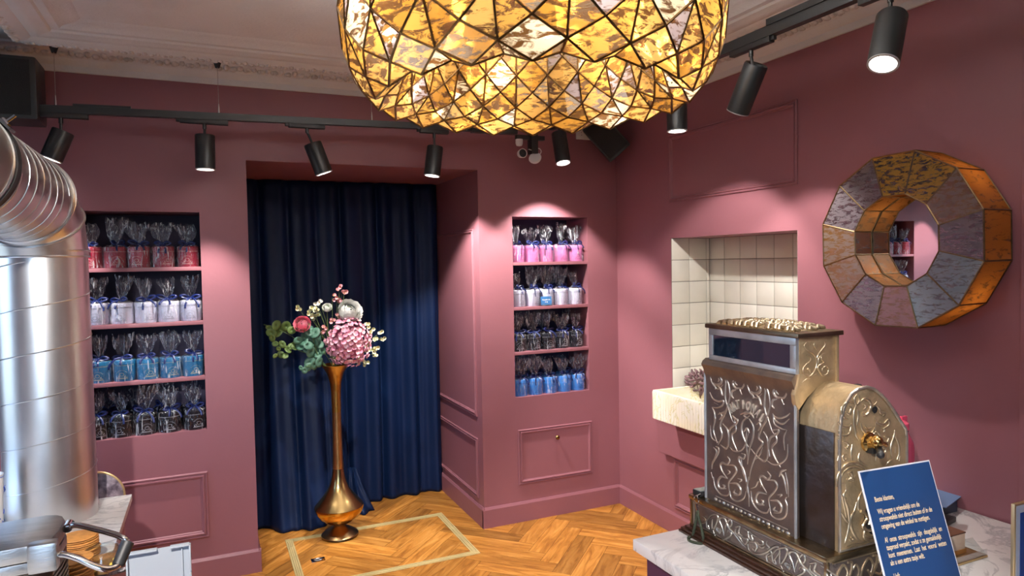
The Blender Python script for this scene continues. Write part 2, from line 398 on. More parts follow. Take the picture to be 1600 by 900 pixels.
b = B(); b.box(OP[0]-.14, OP[1]+.14, 5.80, 5.9, 0, 2.9); struct(b.build('wall_alcove_back', PAINT, smooth=False))
b = B(); b.box(OP[0]-.14, OP[1]+.14, YB+.34, 5.9, 2.69, 2.9); struct(b.build('ceiling_alcove', PAINT, smooth=False))
# left wall with the shop window, front wall
swapxy(wall_y('wall_left', XL-.14, XL, YF, YB, 0, 3.4, [(2.6, 4.0, .9, 2.6)]))
wall_y('wall_front', YF-.12, YF, XL-.1, XR+.3, 0, 3.4, [(-2.3, .2, .75, 2.85)])
wf = B()
for x in (-2.3, -1.07, .15): wf.box(x, x+.05, YF-.09, YF-.02, .75, 2.85)
for z in (.75, 2.8): wf.box(-2.3, .2, YF-.09, YF-.02, z, z+.05)
wo = struct(wf.build('window_2', mat('dark_blue_joinery', (0.02, 0.06, 0.12), .4), smooth=False, bevel=.004))
gp = B(); gp.box(-2.28, .18, YF-.062, YF-.058, .78, 2.82); gp.build('pane', CLEAR, wo, smooth=False)
wf = B()
for y in (2.6, 3.27, 3.95): wf.box(XL-.1, XL-.02, y, y+.05, .9, 2.6)
for z in (.9, 2.55): wf.box(XL-.1, XL-.02, 2.6, 4.0, z, z+.05)
wo = struct(wf.build('window_1', mat('dark_blue_joinery', (0.02, 0.06, 0.12), .4), smooth=False, bevel=.004))
gp = B(); gp.box(XL-.062, XL-.058, 2.62, 3.98, .93, 2.57); gp.build('pane', CLEAR, wo, smooth=False)
b = B(); b.box(XL-.1, XR+.4, YF-.1, 5.9, ZC, ZC+.1); struct(b.build('ceiling', PLASTER, smooth=False))
# floor: herringbone boards, zigzags running from the camera to the curtain
FW, FL = .125, .625
bm = bmesh.new(); uvl = bm.loops.layers.uv.new('UVMap')
r2 = math.sqrt(.5)
ax_a, ax_b = Vector((r2, r2, 0)), Vector((-r2, r2, 0)); O = Vector((2.062, 4.286, 0))
def plank(a0, a1, b0, b1, alongA):
    g = .0009
    q = [(a0+g, b0+g), (a1-g, b0+g), (a1-g, b1-g), (a0+g, b1-g)]
    cen = O+ax_a*((a0+a1)/2)+ax_b*((b0+b1)/2)
    if not (XL-.6 < cen.x < XR+.8 and YF-.6 < cen.y < 6.3): return
    vs = [bm.verts.new(O+ax_a*u+ax_b*v) for u, v in q]
    f = bm.faces.new(vs); o_ = random.random()*9
    for l, (u, v) in zip(f.loops, q):
        l[uvl].uv = ((u-a0)+o_, (v-b0)) if alongA else ((v-b0)+o_, (u-a0))
for k in range(-70, 70):
    for m_ in range(-8, 9):
        a = (k+10*m_)*FW; c = k*FW
        plank(a, a+FL, c, c+FW, True)
        plank(a, a+FW, c+FW, c+FW+FL, False)
for pl, no in (((XL, 0, 0), (-1, 0, 0)), ((XR+.3, 0, 0), (1, 0, 0)), ((0, YF, 0), (0, -1, 0)), ((0, 5.85, 0), (0, 1, 0))):
    bmesh.ops.bisect_plane(bm, geom=bm.verts[:]+bm.edges[:]+bm.faces[:], plane_co=pl, plane_no=no, clear_outer=True)
me = bpy.data.meshes.new('floor'); bm.to_mesh(me); bm.free(); me.materials.append(wood_floor())
fo = bpy.data.objects.new('floor', me); COL.objects.link(fo); struct(fo)
b = B(); b.box(XL, XR+.3, YF, 5.85, -.06, -.0015); struct(b.build('floor_base', mat('dark_gap', (0.05, 0.02, 0.008), .8), smooth=False))

# baseboards (chamfered top edge)
def base_run(name, pts, th=.016, h=.155):
    b = B()
    for (x0, y0, x1, y1, nx, ny) in pts:
        # profile offset along normal
        prof = [(0, 0), (th, 0), (th, h-.018), (th*.45, h), (0, h)]
        d = Vector((x1-x0, y1-y0, 0)).normalized()
        rings = [[Vector((x+nx*o-d.x*o*e_, y+ny*o-d.y*o*e_, z)) for o, z in prof] for x, y, e_ in ((x0, y0, 1 if pts_ext(pts) else 0), (x1, y1, -1 if pts_ext(pts) else 0))]
        b.ring_loft(rings, True)
    return struct(b.build(name, PAINT, smooth=False))
def pts_ext(p): return False
base_run('baseboard_back', [(OP[1]-.016, YB, XR, YB, 0, -1), (XL, YB, OP[0]+.016, YB, 0, -1)])
base_run('baseboard_alcove', [(OP[1], YB-.0145, OP[1], 5.8, -1, 0), (OP[0], YB-.0145, OP[0], 5.8, 1, 0)])
base_run('baseboard_right', [(XR, YB, XR, 1.69, -1, 0)])
# cornice of the wall, profile swept; inner ceiling frame
def sweep(name, prof, path, m, closed=False):
    """prof: (inward offset, z). path: corner points with inward diagonals"""
    b = B(); rings = []
    for (x, y, dx, dy) in path: rings.append([Vector((x+dx*o, y+dy*o, z)) for o, z in prof])
    b.ring_loft(rings, True); return struct(b.build(name, m, smooth=True, ang=30))
cor = [(0, CW), (.016, CW), (.02, CW+.035), (.035, CW+.045), (.05, CW+.07), (.085, CW+.085), (.11, CW+.095), (.13, CW+.1), (.16, CW+.103), (.17, CW+.113), (0, CW+.113)]
sweep('trim_1', cor, [(XL, YB, 1, -1), (XR, YB, -1, -1)], PLASTER)
sweep('trim_2', cor, [(XR, YB, -1, -1), (XR, YF, -1, 1)], PLASTER)
fr = [(.30, ZC), (.305, ZC-.05), (.32, ZC-.058), (.38, ZC-.05), (.40, ZC-.038), (.43, ZC-.046), (.455, ZC-.04), (.50, ZC-.034), (.51, ZC-.024), (.55, ZC-.026), (.57, ZC-.014), (.63, ZC-.012), (.66, ZC)]
XCF = -.90-.30
sweep('trim_3', fr, [(XCF, YB, 1, -1), (XR, YB, -1, -1)], PLASTER)
sweep('trim_4', fr, [(XR, YB, -1, -1), (XR, YF, -1, 1)], PLASTER)
sweep('trim_5', fr, [(XCF, YB, 1, -1), (XCF, YF, 1, 1)], PLASTER)
# relief ornament: acanthus tufts along the cornice, leaf scallops on the frame
def leaf(b, c, ax, ay, az, s, tilt=0):
    """small curled leaf: three lobes"""
    for k in (-1, 0, 1):
        q = Vector(c)+ax*(k*s*.42)+ay*(s*.12*(1-abs(k)))
        R = Matrix((ax, ay, az)).transposed()
        b.sphere(q, s*.34, 7, 4, (0.62, 1.05 if k == 0 else .8, .5), R @ Matrix.Rotation(-k*.5, 3, 'Z'))
def orn_row(name, p0, p1, inward, step, s, out, z, tilt):
    b = B(); p0 = Vector(p0); p1 = Vector(p1); d = p1-p0; n = int(d.length/step); ax = d.normalized(); inw = Vector(inward)
    for i in range(n):
        j = random.uniform(.85, 1.2); ay = (inw*math.cos(tilt)+Vector((0, 0, 1))*math.sin(tilt)); az = ax.cross(ay)
        leaf(b, p0+ax*(step*(i+.5))+inw*out+Vector((0, 0, z)), ax, ay, az, s*j)
    return struct(b.build(name, PLASTER2, smooth=True, ang=60))
orn_row('trim_6', (XL+.2, YB, 0), (XR-.08, YB, 0), (0, -1, 0), .082, .085, .085, CW+.085, .4)
orn_row('trim_7', (XR, YB-.08, 0), (XR, -.8, 0), (-1, 0, 0), .082, .085, .085, CW+.085, .4)
orn_row('trim_8', (XCF+.36, YB, 0), (XR-.36, YB, 0), (0, -1, 0), .066, .072, .325, ZC-.052, 0.05)
orn_row('trim_9', (XR, YB-.36, 0), (XR, -.8, 0), (-1, 0, 0), .066, .072, .325, ZC-.052, .05)
orn_row('trim_10', (XCF, YB-.36, 0), (XCF, .5, 0), (1, 0, 0), .066, .072, .325, ZC-.052, .05)

# panel mouldings: double bead picture frames
def moulding(name, o, ux, uz, nrm, w, h, wd=.032, dep=.014):
    """o lower-left corner (outer); profile with two beads, mitred"""
    o = Vector(o); ux = Vector(ux); uz = Vector(uz); nrm = Vector(nrm)
    prof = [(0, 0), (0, .6), (.12, .85), (.25, .8), (.32, .45), (.42, .45), (.5, 1.0), (.68, 1.0), (.8, .45), (.9, .4), (1, 0)]
    b = B(); rings = []
    for (cx, cz, sx, sz) in ((0, 0, 1, 1), (w, 0, -1, 1), (w, h, -1, -1), (0, h, 1, -1), (0, 0, 1, 1)):
        rings.append([o+ux*(cx+sx*p*wd)+uz*(cz+sz*p*wd)+nrm*(q*dep) for p, q in prof])
    b.ring_loft(rings, False)
    return struct(b.build(name, PAINT, smooth=True, ang=25))
Z3 = (0, 0, 1)
moulding('trim_11', (-.72, YB, .287), (1, 0, 0), Z3, (0, -1, 0), .685, .423, .045, .018)
hatch = moulding('cupboard_door', (2.142, YB, .288), (1, 0, 0), Z3, (0, -1, 0), .655, .425, .038, .016)
del hatch['kind']
tag(hatch, 'small mauve panelled cupboard door below the right niche', 'cupboard door')
pb = B(); pb.box(2.172, 2.767, YB-.004, YB-.0005, .318, .683); pb.build('panel', PAINT, hatch, smooth=False)
kb = B(); kb.lathe([(.006, 0), (.006, -.012), (.016, -.02), (.018, -.028), (.012, -.036), (0.001, -.038)], 20, (2.472, YB-.003, .622), axis='y'); kb.build('knob', BRASS, hatch)['label'] = 'small round brass knob'
moulding('trim_12', (OP[1], YB+.10, .20), (0, 1, 0), Z3, (-1, 0, 0), .95, .46, .034, .014)
moulding('trim_13', (OP[1], YB+.10, .83), (0, 1, 0), Z3, (-1, 0, 0), .95, 1.43, .034, .014)
moulding('trim_14', (XR, 4.015, 2.413), (0, -1, 0), Z3, (-1, 0, 0), 1.165, .475, .035, .014)
# ledge under the basin and sunk panel
b = B(); b.box(XR-.06, XR, 2.3, 4.10, .585, .93); struct(b.build('trim_15', PAINT, smooth=False, bevel=.006))
moulding('trim_16', (XR, 3.985, .20), (0, -1, 0), Z3, (-1, 0, 0), 1.3, .37, .04, .02)

# tiled lining of the basin niche
tm = mat('glazed_white_tile', (0.78, 0.76, 0.68), 0.16, bump=.05, bscale=12, var=.05, vscale=6)
b = B(); T = .1575; G = .0022
def tile(c0, c1, fn):
    (u0, v0), (u1, v1) = c0, c1
    if u1-u0 < .01 or v1-v0 < .01: return
    bv = .003; k = .005
    ring0 = [fn(u, v, 0) for u, v in ((u0+G, v0+G), (u1-G, v0+G), (u1-G, v1-G), (u0+G, v1-G))]
    ring1 = [fn(u, v, k*.6) for u, v in ((u0+G, v0+G), (u1-G, v0+G), (u1-G, v1-G), (u0+G, v1-G))]
    ring2 = [fn(u, v, k) for u, v in ((u0+G+bv, v0+G+bv), (u1-G-bv, v0+G+bv), (u1-G-bv, v1-G-bv), (u0+G+bv, v1-G-bv))]
    b.ring_loft([ring0, ring1, ring2], True)
y0, y1, z0, z1 = TN; XT = XR+.352
nz = 8
for i in range(nz):
    vz1 = z1-i*T; vz0 = max(vz1-T, z0)
    for j in range(9):
        a = y1-.02-j*T-(-.055); a = y1-j*T+.0
        u1 = y1-(j)*T; u0 = max(u1-T, y0)
        if u1 <= y0: break
        tile((u0, vz0), (u1, vz1), lambda u, v, k: (XT-k, u, v))
    for j in range(3):
        u0 = XR+.001+j*T*1.0; u1 = min(u0+T, XT-.006)
        if u0 >= XT: break
        tile((u0, vz0), (u1, vz1), lambda u, v, k: (u, y1-.003-k+.002, v))
        tile((u0, vz0), (u1, vz1), lambda u, v, k: (u, y0+.001+k, v))
struct(b.build('wall_tiles', tm, smooth=True, ang=50))
b = B(); b.box(XR+.001, XR+.36, y1-.001, y1+.0, z0, z1); b.box(XT-.0005, XT+.001, y0, y1, z0, z1); b.box(XR+.001, XR+.36, y0, y0+.001, z0, z1); struct(b.build('wall_grout', GREY, smooth=False))

# floor hatch: brass frame let into the floor, finger plate
b = B(); w = .052
fx0, fx1, fy0, fy1 = .46, 1.66, 4.31, 5.16
for (a0, a1, c0, c1, m0) in ((fx0, fx1, fy1-w, fy1, 'x'), (fx0, fx1, fy0, fy0+w, 'x'), (fx0, fx0+w, fy0, fy1, 'y'), (fx1-w, fx1, fy0, fy1, 'y')):
    for k in range(4):
        if m0 == 'x': b.box(a0+.0, a1, c0+k*w/4+.001, c0+(k+1)*w/4-.001, 0.0005, .004+(k % 2)*.0015)
        else: b.box(a0+k*w/4+.001, a0+(k+1)*w/4-.001, c0+.0, c1, 0.0005, .0045+(k % 2)*.0015)
hf = b.build('floor_hatch_frame', FBRASS, smooth=False)
tag(hf, 'ribbed brass frame of a trapdoor let into the herringbone floor', 'hatch frame')
q = P(2, 0, 497, 875); b = B(); b.box(q.x-.045, q.x+.045, q.y-.03, q.y+.03, .0005, .004)
hp = b.build('finger_pull', CHROME, smooth=True, bevel=.001); tag(hp, 'small steel flush pull set into the floor inside the brass frame', 'flush pull')
b = B(); b.lathe([(.024, .0042), (.022, .006), (.018, .0035), (.001, .003)], 24, (0, 0, 0)); b.xf(Matrix.Translation((q.x, q.y, .001)) @ Matrix.Diagonal((1.25, .8, 1, 1))); b.build('cup', STEEL, hp)

# ================================================================ LIGHTING TRACK AND SPOTS
TY = 4.42
def tz(x): return 2.877+(x+.879)*(.055/2.6)
b = B(); b.ring_loft([[(x, TY+a, tz(x)+c) for a, c in ((-.018, -.02), (.018, -.02), (.018, .02), (-.018, .02))] for x in (-2.3, 1.86)], True)
b.ring_loft([[(x, TY+a, tz(x)+.021+c) for a, c in ((-.016, 0), (.016, 0), (.016, .012), (-.016, .012))] for x in (-.64, -.36)], True)
b.ring_loft([[(x, TY+a, tz(x)+c) for a, c in ((-.024, -.028), (.024, -.028), (.024, .024), (-.024, .024))] for x in (1.70, 2.04)], True)
tr = b.build('lighting_track', BLACK, smooth=False)
tag(tr, 'long black lighting track hanging in front of the curtain wall', 'lighting track')
RX = 2.387; RZ = 3.012
b = B(); b.box(RX-.02, RX+.02, -.6, 4.56, RZ, RZ+.048); b.box(RX-.026, RX+.026, .9, 2.38, RZ+.046, RZ+.075)
for y_ in (.2, 1.7, 3.2, 4.4): b.cyl((RX, y_, RZ+.04), (RX, y_, ZC), .004, n=8)
tr2 = b.build('lighting_track', BLACK, smooth=False)
tag(tr2, 'black lighting track running along the wall of the round mirror', 'lighting track')
for i, (px, py) in enumerate(((84, 65), (339, 88), (578, 118))):
    q = P(1, 4.44, px, py); x = q.x
    b = B(); b.tube([(x, 4.43, ZC-.075), (x, 4.42, tz(x)+.05)], .0016, 6)
    o = b.build('suspension_wire', STEEL)
    tag(o, ['thin steel wire holding the track above the red tins', 'thin steel wire holding the track beside the curtain opening', 'thin steel wire holding the track beside the amber lamp'][i], 'wire', 'wires holding up the curtain wall track')
    b = B(); b.lathe([(.004, 0), (.012, -.002), (.022, .03), (.036, .066), (.001, .068)], 20, (x, 4.43, ZC-.08)); b.build('ceiling_cone', BLACKR, o)['label'] = 'black cone at the ceiling'
    b = B(); b.lathe([(.003, .02), (.006, .0), (.006, .03), (.003, .06), (.001, .06)], 10, (x, TY, tz(x)+.016)); b.build('ferrule', CHROME, o)

LENS = emis('lit_lamp_lens', (1, .93, .86), 14)
LENSD = mat('dim_lamp_lens', (0.3, 0.3, 0.32), .25)
RING = mat('lens_ring', (0.55, 0.56, 0.58), .3)
def spot(label, x, y, zt, top, bot, xaxis, adapt=.26, power=SPOT_W, r=.055, cone=62, blend=.55, lit=True, aim=None):
    """x,y,zt: point of the track underside; top, bot: centres of the body's two ends"""
    t = thing('track_spotlight', label, 'spotlight', (x, y, zt), 0, 'black spotlights on the tracks')
    O_ = Vector((x, y, zt)); top = Vector(top)-O_; bot = Vector(bot)-O_
    b = B()
    if xaxis: b.box(-adapt/2, adapt/2, -.017, .017, -.026, .002); b.box(-adapt/2-.02, -adapt/2, -.01, .01, -.02, 0)
    else: b.box(-.017, .017, -adapt/2, adapt/2, -.026, .002); b.box(-.01, .01, -adapt/2-.02, -adapt/2, -.02, 0)
    b.build('adapter', BLACKR, t, smooth=True, bevel=.003)
    ax = (bot-top).normalized(); piv = top+ax*.035
    b = B(); b.cyl((0, 0, -.02), (0, 0, -.055), .011); b.tube(crom([(0, 0, -.05), (piv.x*.3, piv.y*.3, -.075), tuple(piv)], 5), .0075, 8); b.sphere(tuple(piv), .014, 10, 6)
    b.build('stem', BLACK, t)
    R = Matrix.Translation(top) @ ax.to_track_quat('Z', 'Y').to_matrix().to_4x4(); L = (bot-top).length
    b = B(); b.lathe([(.001, .018), (r*.72, .018), (r*.74, .004), (r*.94, 0), (r, .006), (r, L), (r*.93, L), (r*.9, L-.012), (r*.55, L-.03), (.001, L-.03)], 40); b.xf(R); b.build('housing', BLACK, t, ang=40)
    b = B(); b.lathe([(r*.99, L), (r*.99, L+.005), (r*.84, L+.005), (r*.82, L-.004)], 40); b.xf(R); b.build('lens_ring', RING, t)
    b = B(); b.lathe([(r*.82, L-.005), (r*.5, L-.002), (.001, L-.001)], 32); b.xf(R); b.build('lens', LENS if lit else LENSD, t)
    if lit:
        l = bpy.data.lights.new('spot_beam', 'SPOT'); l.energy = power; l.spot_size = math.radians(cone); l.spot_blend = blend; l.shadow_soft_size = .022
        l.color = (1.0, .93, .88)
        o = bpy.data.objects.new('spot_beam', l); COL.objects.link(o); o.parent = t
        d = (Vector(aim)-O_-bot).normalized() if aim else ax
        o.location = bot+ax*.012; o.rotation_euler = d.to_track_quat('-Z', 'Y').to_euler()
    return t
def tp(px, py): return tuple(P(1, TY, px, py))
def rt(px, py): return tuple(P(0, RX, px, py))
spot('black spotlight above the silver duct, tilted down to the left', -.70, TY, tz(-.7)-.02, tp(99, 205), tp(80, 248), True, power=70, aim=(-.95, 4.9, 1.2))
spot('black spotlight pointing straight down left of the curtain opening', .016, TY, tz(0)-.02, tp(320, 211), tp(321, 264), True, power=80, cone=74)
spot('black spotlight tilted right above the flower arrangement', .60, TY, tz(.6)-.02, tp(488, 224), tp(506, 270), True, adapt=.22, power=70, cone=44, aim=(.88, 5.0, 1.25))
spot('black spotlight above the right edge of the curtain', 1.43, TY, tz(1.43)-.02, tp(680, 229), tp(675, 274), True, adapt=.2, power=150, cone=88, blend=.4, aim=(1.85, 4.75, 1.3))
spot('dark unlit looking spotlight below the lamp, above the right niche', RX, 4.42, RZ-.001, rt(873, 208), rt(880, 254), False, power=85, cone=96, blend=.35, aim=(2.39, 4.60, 1.0))
spot('black spotlight pointing straight down beside the amber lamp', RX, 3.06, RZ-.001, (RX, 3.06, 2.93), tuple(P(0, RX, 1058, 204)), False, power=42, cone=88, blend=.4, aim=(3.06, 3.45, 1.45))
spot('black spotlight tilted in front of the mauve wall panel', RX, 2.50, RZ-.001, rt(1182, 100), rt(1153, 174), False, power=44, cone=84, blend=.4, aim=(3.0, 2.75, 1.3))
spot('glaring black spotlight nearest the round mirror', RX, 1.78, RZ-.001, rt(1394, 25), tuple(P(1, 1.74, 1380, 99)), False, power=35, cone=50, aim=(2.0, 1.7, .9))
b = B(); b.box(-.52, -.484, -1.2, 2.4, 2.868, 2.908); tr3 = b.build('lighting_track', BLACK, smooth=False); tag(tr3, 'added unseen black track carrying fill spotlights above the left counter', 'lighting track')  # this track and the spotlights below are added out of view as fill
spot('added unseen fill spotlight above the waffle iron', -.50, .9, 2.865, (-.50, .93, 2.80), (-.50, .97, 2.60), False, power=230, cone=75, aim=(-.6, 2.7, 1.0))
spot('added unseen fill spotlight shining on the blue counter sign', RX, .55, RZ-.001, (RX, .58, 2.94), (RX-.03, .64, 2.75), False, power=34, cone=36, aim=(1.75, 1.7, 1.0))
spot('added unseen fill spotlight for the front of the cash register', -.50, -.1, 2.865, (-.48, -.08, 2.80), (-.42, -.04, 2.60), False, power=340, cone=38, aim=(1.5, 2.0, 1.0))
# small white camera and sensor at the track end
q = P(1, 4.40, 818, 212)
t = thing('security_camera', 'small white security camera with dark round eye at the track end', 'camera', (q.x, 4.40, tz(1.7)-.028))
Oq = Vector(t.location)
b = B(); b.box(-.06, .16, -.02, .02, -.03, .0); b.build('mount', BLACKR, t, smooth=True, bevel=.003)
b = B(); b.lathe([(.001, 0), (.026, 0), (.026, -.03), (.02, -.045), (.001, -.05)], 20, (-.035, 0, -.03)); b.build('bracket', WPLAST, t)
c = P(1, 4.37, 815, 240)-Oq; b = B(); b.lathe([(.001, .02), (.028, .018), (.034, -.02), (.03, -.024), (.028, -.02)], 24, tuple(c), axis='y'); b.build('body', WPLAST, t)
b = B(); b.lathe([(.028, -.019), (.001, -.021)], 24, tuple(c), axis='y'); b.build('lens', BLACKR, t)
q = P(1, 4.36, 836, 247)
t2 = thing('smart_plug_puck', 'white disc-shaped puck with a cable loop beside the security camera', 'plug puck', (q.x, 4.36, q.z))
b = B(); b.lathe([(.001, .012), (.04, .012), (.046, 0), (.04, -.012), (.022, -.014), (.02, -.010), (.001, -.010)], 32); b.xf(Matrix.Rotation(math.radians(60), 4, 'X') @ Matrix.Rotation(math.radians(-35), 4, 'Y')); b.build('disc', WPLAST, t2)
b = B(); b.tube(crom([(-.05, 0, .06), (-.01, -.01, .05), (.03, 0, .07), (.05, 0, .05), (.03, 0, .025), (-.02, 0, .03)], 6), .0035, 6); b.build('cable', WPLAST, t2)
b = B(); b.box(-.03, .02, -.015, .06, .03, .20); b.build('arm', BLACKR, t2, smooth=True, bevel=.004)

# double wall socket, speakers
q = P(1, YB, 929, 221); q0 = P(1, YB, 899, 199)
t = thing('double_socket', 'white double wall socket high above the right niche', 'socket', ((q.x+q0.x)/2, YB, (q.z+q0.z)/2))
b = B(); b.box(-.085, .085, -.012, 0, -.043, .043); b.build('cover_plate', WPLAST, t, bevel=.003)
for s_ in (-1, 1):
    b = B(); b.lathe([(.029, -.012), (.029, -.0145), (.026, -.0145), (.024, -.0125), (.001, -.0125)], 24, (s_*.04, 0, 0), axis='y'); so = b.build('outlet', WPLAST, t)
    b = B()
    for h_ in (-1, 1): b.lathe([(.0035, -.0132), (.001, -.0134)], 8, (s_*.04, 0, h_*.010), axis='y')
    b.build('pin_hole', BLACKR, so)
def speaker(label, loc, rz, w, h, d, tilt):
    t = thing('wall_speaker', label, 'speaker', loc, rz)
    b = B(); b.box(-w/2, w/2, -d, 0, -h/2, h/2); b.xf(Matrix.Rotation(tilt, 4, 'X')); c_ = b.build('cabinet', BLACK, t, bevel=.012)
    b = B(); b.box(-w*.44, w*.44, -d-.006, -d+.001, -h*.44, h*.44); b.xf(Matrix.Rotation(tilt, 4, 'X')); b.build('grille', mat('speaker_mesh', (.008, .009, .01), .8, bump=.6, bscale=400), t, bevel=.002)
    b = B(); b.box(-.05, .05, -.01, .10, -.05, .05); b.cyl((0, .03, -.09), (0, .03, .09), .018); b.build('bracket', BLACKR, t, bevel=.003)
    return t
speaker('large black speaker high on the wall above the silver duct', (-1.02, 4.58, 2.97), 0, .46, .33, .24, 0)
t = speaker('black speaker tilted down in the corner beside the wall socket', (2.90, 4.60, 2.965), math.radians(-38), .20, .33, .18, math.radians(0))
b = B(); b.box(-.035, .12, -.04, -.01, -.13, .17); 
for o in list(t.children):
    if o.name.startswith(('cabinet', 'grille')): o.rotation_euler = (math.radians(10), math.radians(-40), 0)

# ================================================================ POLYGON GLASS LAMP
def star_ring(name, label, cat, c, R, a, bb, NR_, NT, mats, came_r, group=None, ph=0.0):
    t = thing(name, label, cat, c)
    def pt(i, j):   # i: half steps round the ring, j: half steps round the section
        th = (i/2)*2*PI/NR_+ph; j = j % (2*NT); no = 8; dz = -.016 if j == 0 else (.006 if j in (1, 2*NT-1) else 0); u = -PI/2+PI*j/no if j <= no else PI/2+PI*(j-no)/(2*NT-no)
        if math.cos(u) < -1e-6: return Vector(((R+1.25*a*math.cos(u))*math.cos(th), (R+1.25*a*math.cos(u))*math.sin(th), bb*math.sin(u)+dz))
        return Vector(((R+a*math.cos(u))*math.cos(th), (R+a*math.cos(u))*math.sin(th), bb*math.sin(u)+dz))
    pan = B(); edges = {}
    def edge(p, q):
        k = tuple(sorted((tuple(round(x, 4) for x in p), tuple(round(x, 4) for x in q)))); edges[k] = 1
    for i in range(NR_):
        for j in range(NT):
            # full square centred on (2i, 2j+1); split square centred on (2i+1, 2j+2)
            D_ = [pt(2*i, 2*j), pt(2*i+1, 2*j+1), pt(2*i, 2*j+2), pt(2*i-1, 2*j+1)]
            E_ = [pt(2*i+1, 2*j+1), pt(2*i+2, 2*j+2), pt(2*i+1, 2*j+3), pt(2*i, 2*j+2)]
            def face(vs):
                cc = sum(vs, Vector())/len(vs)
                if cc.z > .62*bb: return
                pan.add([cc+(v-cc)*.985 for v in vs], [tuple(range(len(vs)))])
            face(D_)
            face([E_[0], E_[1], E_[2]]); face([E_[0], E_[2], E_[3]])
            for k in range(4): edge(D_[k], D_[(k+1) % 4])
            edge(E_[0], E_[2])
    g_ = pan.build('glass_panes', mats[0], t, smooth=False)
    fr_ = B()
    for (p, q) in edges: fr_.tube([p, q], came_r, 4, caps=True)
    fr_.build('lead_frame', mats[1], t, smooth=False)
    return t, pt
LC = (0.9275, 1.885, 2.728)
lamp, lpt = star_ring('ring_lamp', 'huge ring lamp of gold mottled glass panes hanging from the ceiling', 'hanging lamp', LC, .475, .098, .235, 20, 10, (LGLASS, BRASSD), .0036, ph=math.radians(-116))
BULB = emis('warm_bulb', (1, .72, .35), 28)
for k in range(6):
    th = 2*PI*k/6+.35; q = Vector((.475*math.cos(th), .475*math.sin(th), .02))
    b = B(); b.sphere(q, .024, 14, 10, (1, 1, 1.25)); b.build('bulb', BULB, lamp)
    b = B(); b.cyl(q+Vector((0, 0, .03)), q+Vector((0, 0, .09)), .014); b.build('socket', BRASSD, lamp)
    l = bpy.data.lights.new('bulb_light', 'POINT'); l.energy = LAMP_W; l.color = (1, .86, .68); l.shadow_soft_size = .035
    o = bpy.data.objects.new('bulb_light', l); COL.objects.link(o); o.parent = lamp; o.location = q
for k in range(5):  # upward lights added to the ring to brighten the ceiling
    th = 2*PI*k/5+.1
    l = bpy.data.lights.new('ceiling_fill', 'SPOT'); l.energy = 45; l.color = (1, .95, .93); l.spot_size = math.radians(165); l.spot_blend = .6; l.shadow_soft_size = .05
    o = bpy.data.objects.new('ceiling_fill', l); COL.objects.link(o); o.parent = lamp; o.location = (.475*math.cos(th), .475*math.sin(th), .19); o.rotation_euler = (PI, 0, 0)
b = B()
for k in range(3):
    th = 2*PI*k/3; b.tube([(.475*math.cos(th), .475*math.sin(th), .235), (.03*math.cos(th), .03*math.sin(th), ZC-LC[2]-.03)], .002, 6)
b.build('hanging_cable', STEEL, lamp)
b = B(); b.lathe([(.001, 0), (.06, 0), (.06, -.03), (.001, -.032)], 24, (0, 0, ZC-LC[2])); b.build('ceiling_rose', BRASSD, lamp)

# ================================================================ ROUND MIRROR
mt = thing('round_mirror', 'twelve-sided ring mirror framed in mottled gold glass on the right wall', 'mirror', (XR, 2.1196, 2.0681))
PH = .2405; XFm = 2.872-XR; Ro, Ri, Rb, Rbi = .4065, .2147, .4034, .215
def mv(x, R, k): return Vector((x, R*math.cos(PH+k*PI/6), R*math.sin(PH+k*PI/6)))
fp = B(); op = B(); ip = B(); fm = B()
ns = 9
for k in range(12):
    def quad(b_, vs):
        cc = sum(vs, Vector())/4; b_.add([cc+(v-cc)*.985 for v in vs], [(0, 1, 2, 3)])
    quad(fp, [mv(XFm, Ro, k), mv(XFm, Ro, k+1), mv(XFm, Ri, k+1), mv(XFm, Ri, k)])
    quad(op, [mv(XFm, Ro, k), mv(XFm, Ro, k+1), mv(-.004, Rb, k+1), mv(-.004, Rb, k)])
    quad(ip, [mv(XFm, Ri, k), mv(XFm, Ri, k+1), mv(-.075, Rbi, k+1), mv(-.075, Rbi, k)])
    for p_, q_ in ((mv(XFm, Ro, k), mv(XFm, Ro, k+1)), (mv(XFm, Ri, k), mv(XFm, Ri, k+1)), (mv(XFm, Ro, k), mv(XFm, Ri, k)), (mv(XFm, Ro, k), mv(-.004, Rb, k)), (mv(-.004, Rb, k), mv(-.004, Rb, k+1)), (mv(XFm, Ri, k), mv(-.075, Rbi, k)), (mv(-.075, Rbi, k), mv(-.075, Rbi, k+1))):
        fm.tube([p_, q_], .0038, 5)
fr2 = fp.build('front_ring', MG['s'], mt, smooth=False)
for k_ in 'abrm': fr2.data.materials.append(MG[k_])
for k, c_ in enumerate('ssaamsbbrsmm'): fr2.data.polygons[k].material_index = 'sabrm'.index(c_)
op.build('outer_rim', AGLASS, mt, smooth=False)['label'] = 'amber glass outer rim'
ip.build('inner_rim', AGLASS, mt, smooth=False)['label'] = 'gold glass inner rim'
fm.build('brass_frame', mat('frame_came', (0.3, 0.2, 0.1), .35, 1.0, var=.3, vscale=30), mt, smooth=False)
b = B(); b.add([mv(-.07, Rbi+.02, k) for k in range(12)]+[mv(-.05, Rbi+.02, k) for k in range(12)], [tuple(range(12)), tuple(range(23, 11, -1))]+[(k, (k+1) % 12, (k+1) % 12+12, k+12) for k in range(12)])
b.build('mirror_plate', mat('silvered_mirror', (0.82, 0.82, 0.84), .01, 1.0), mt, smooth=False)['label'] = 'clear flat mirror glass'
b = B(); b.add([mv(XFm+.004, Ro-.006, k) for k in range(12)]+[mv(XFm+.004, Ri+.006, k) for k in range(12)], [(k, (k+1) % 12, (k+1) % 12+12, k+12) for k in range(12)])
b.build('backing', BRASSD, mt, smooth=False)
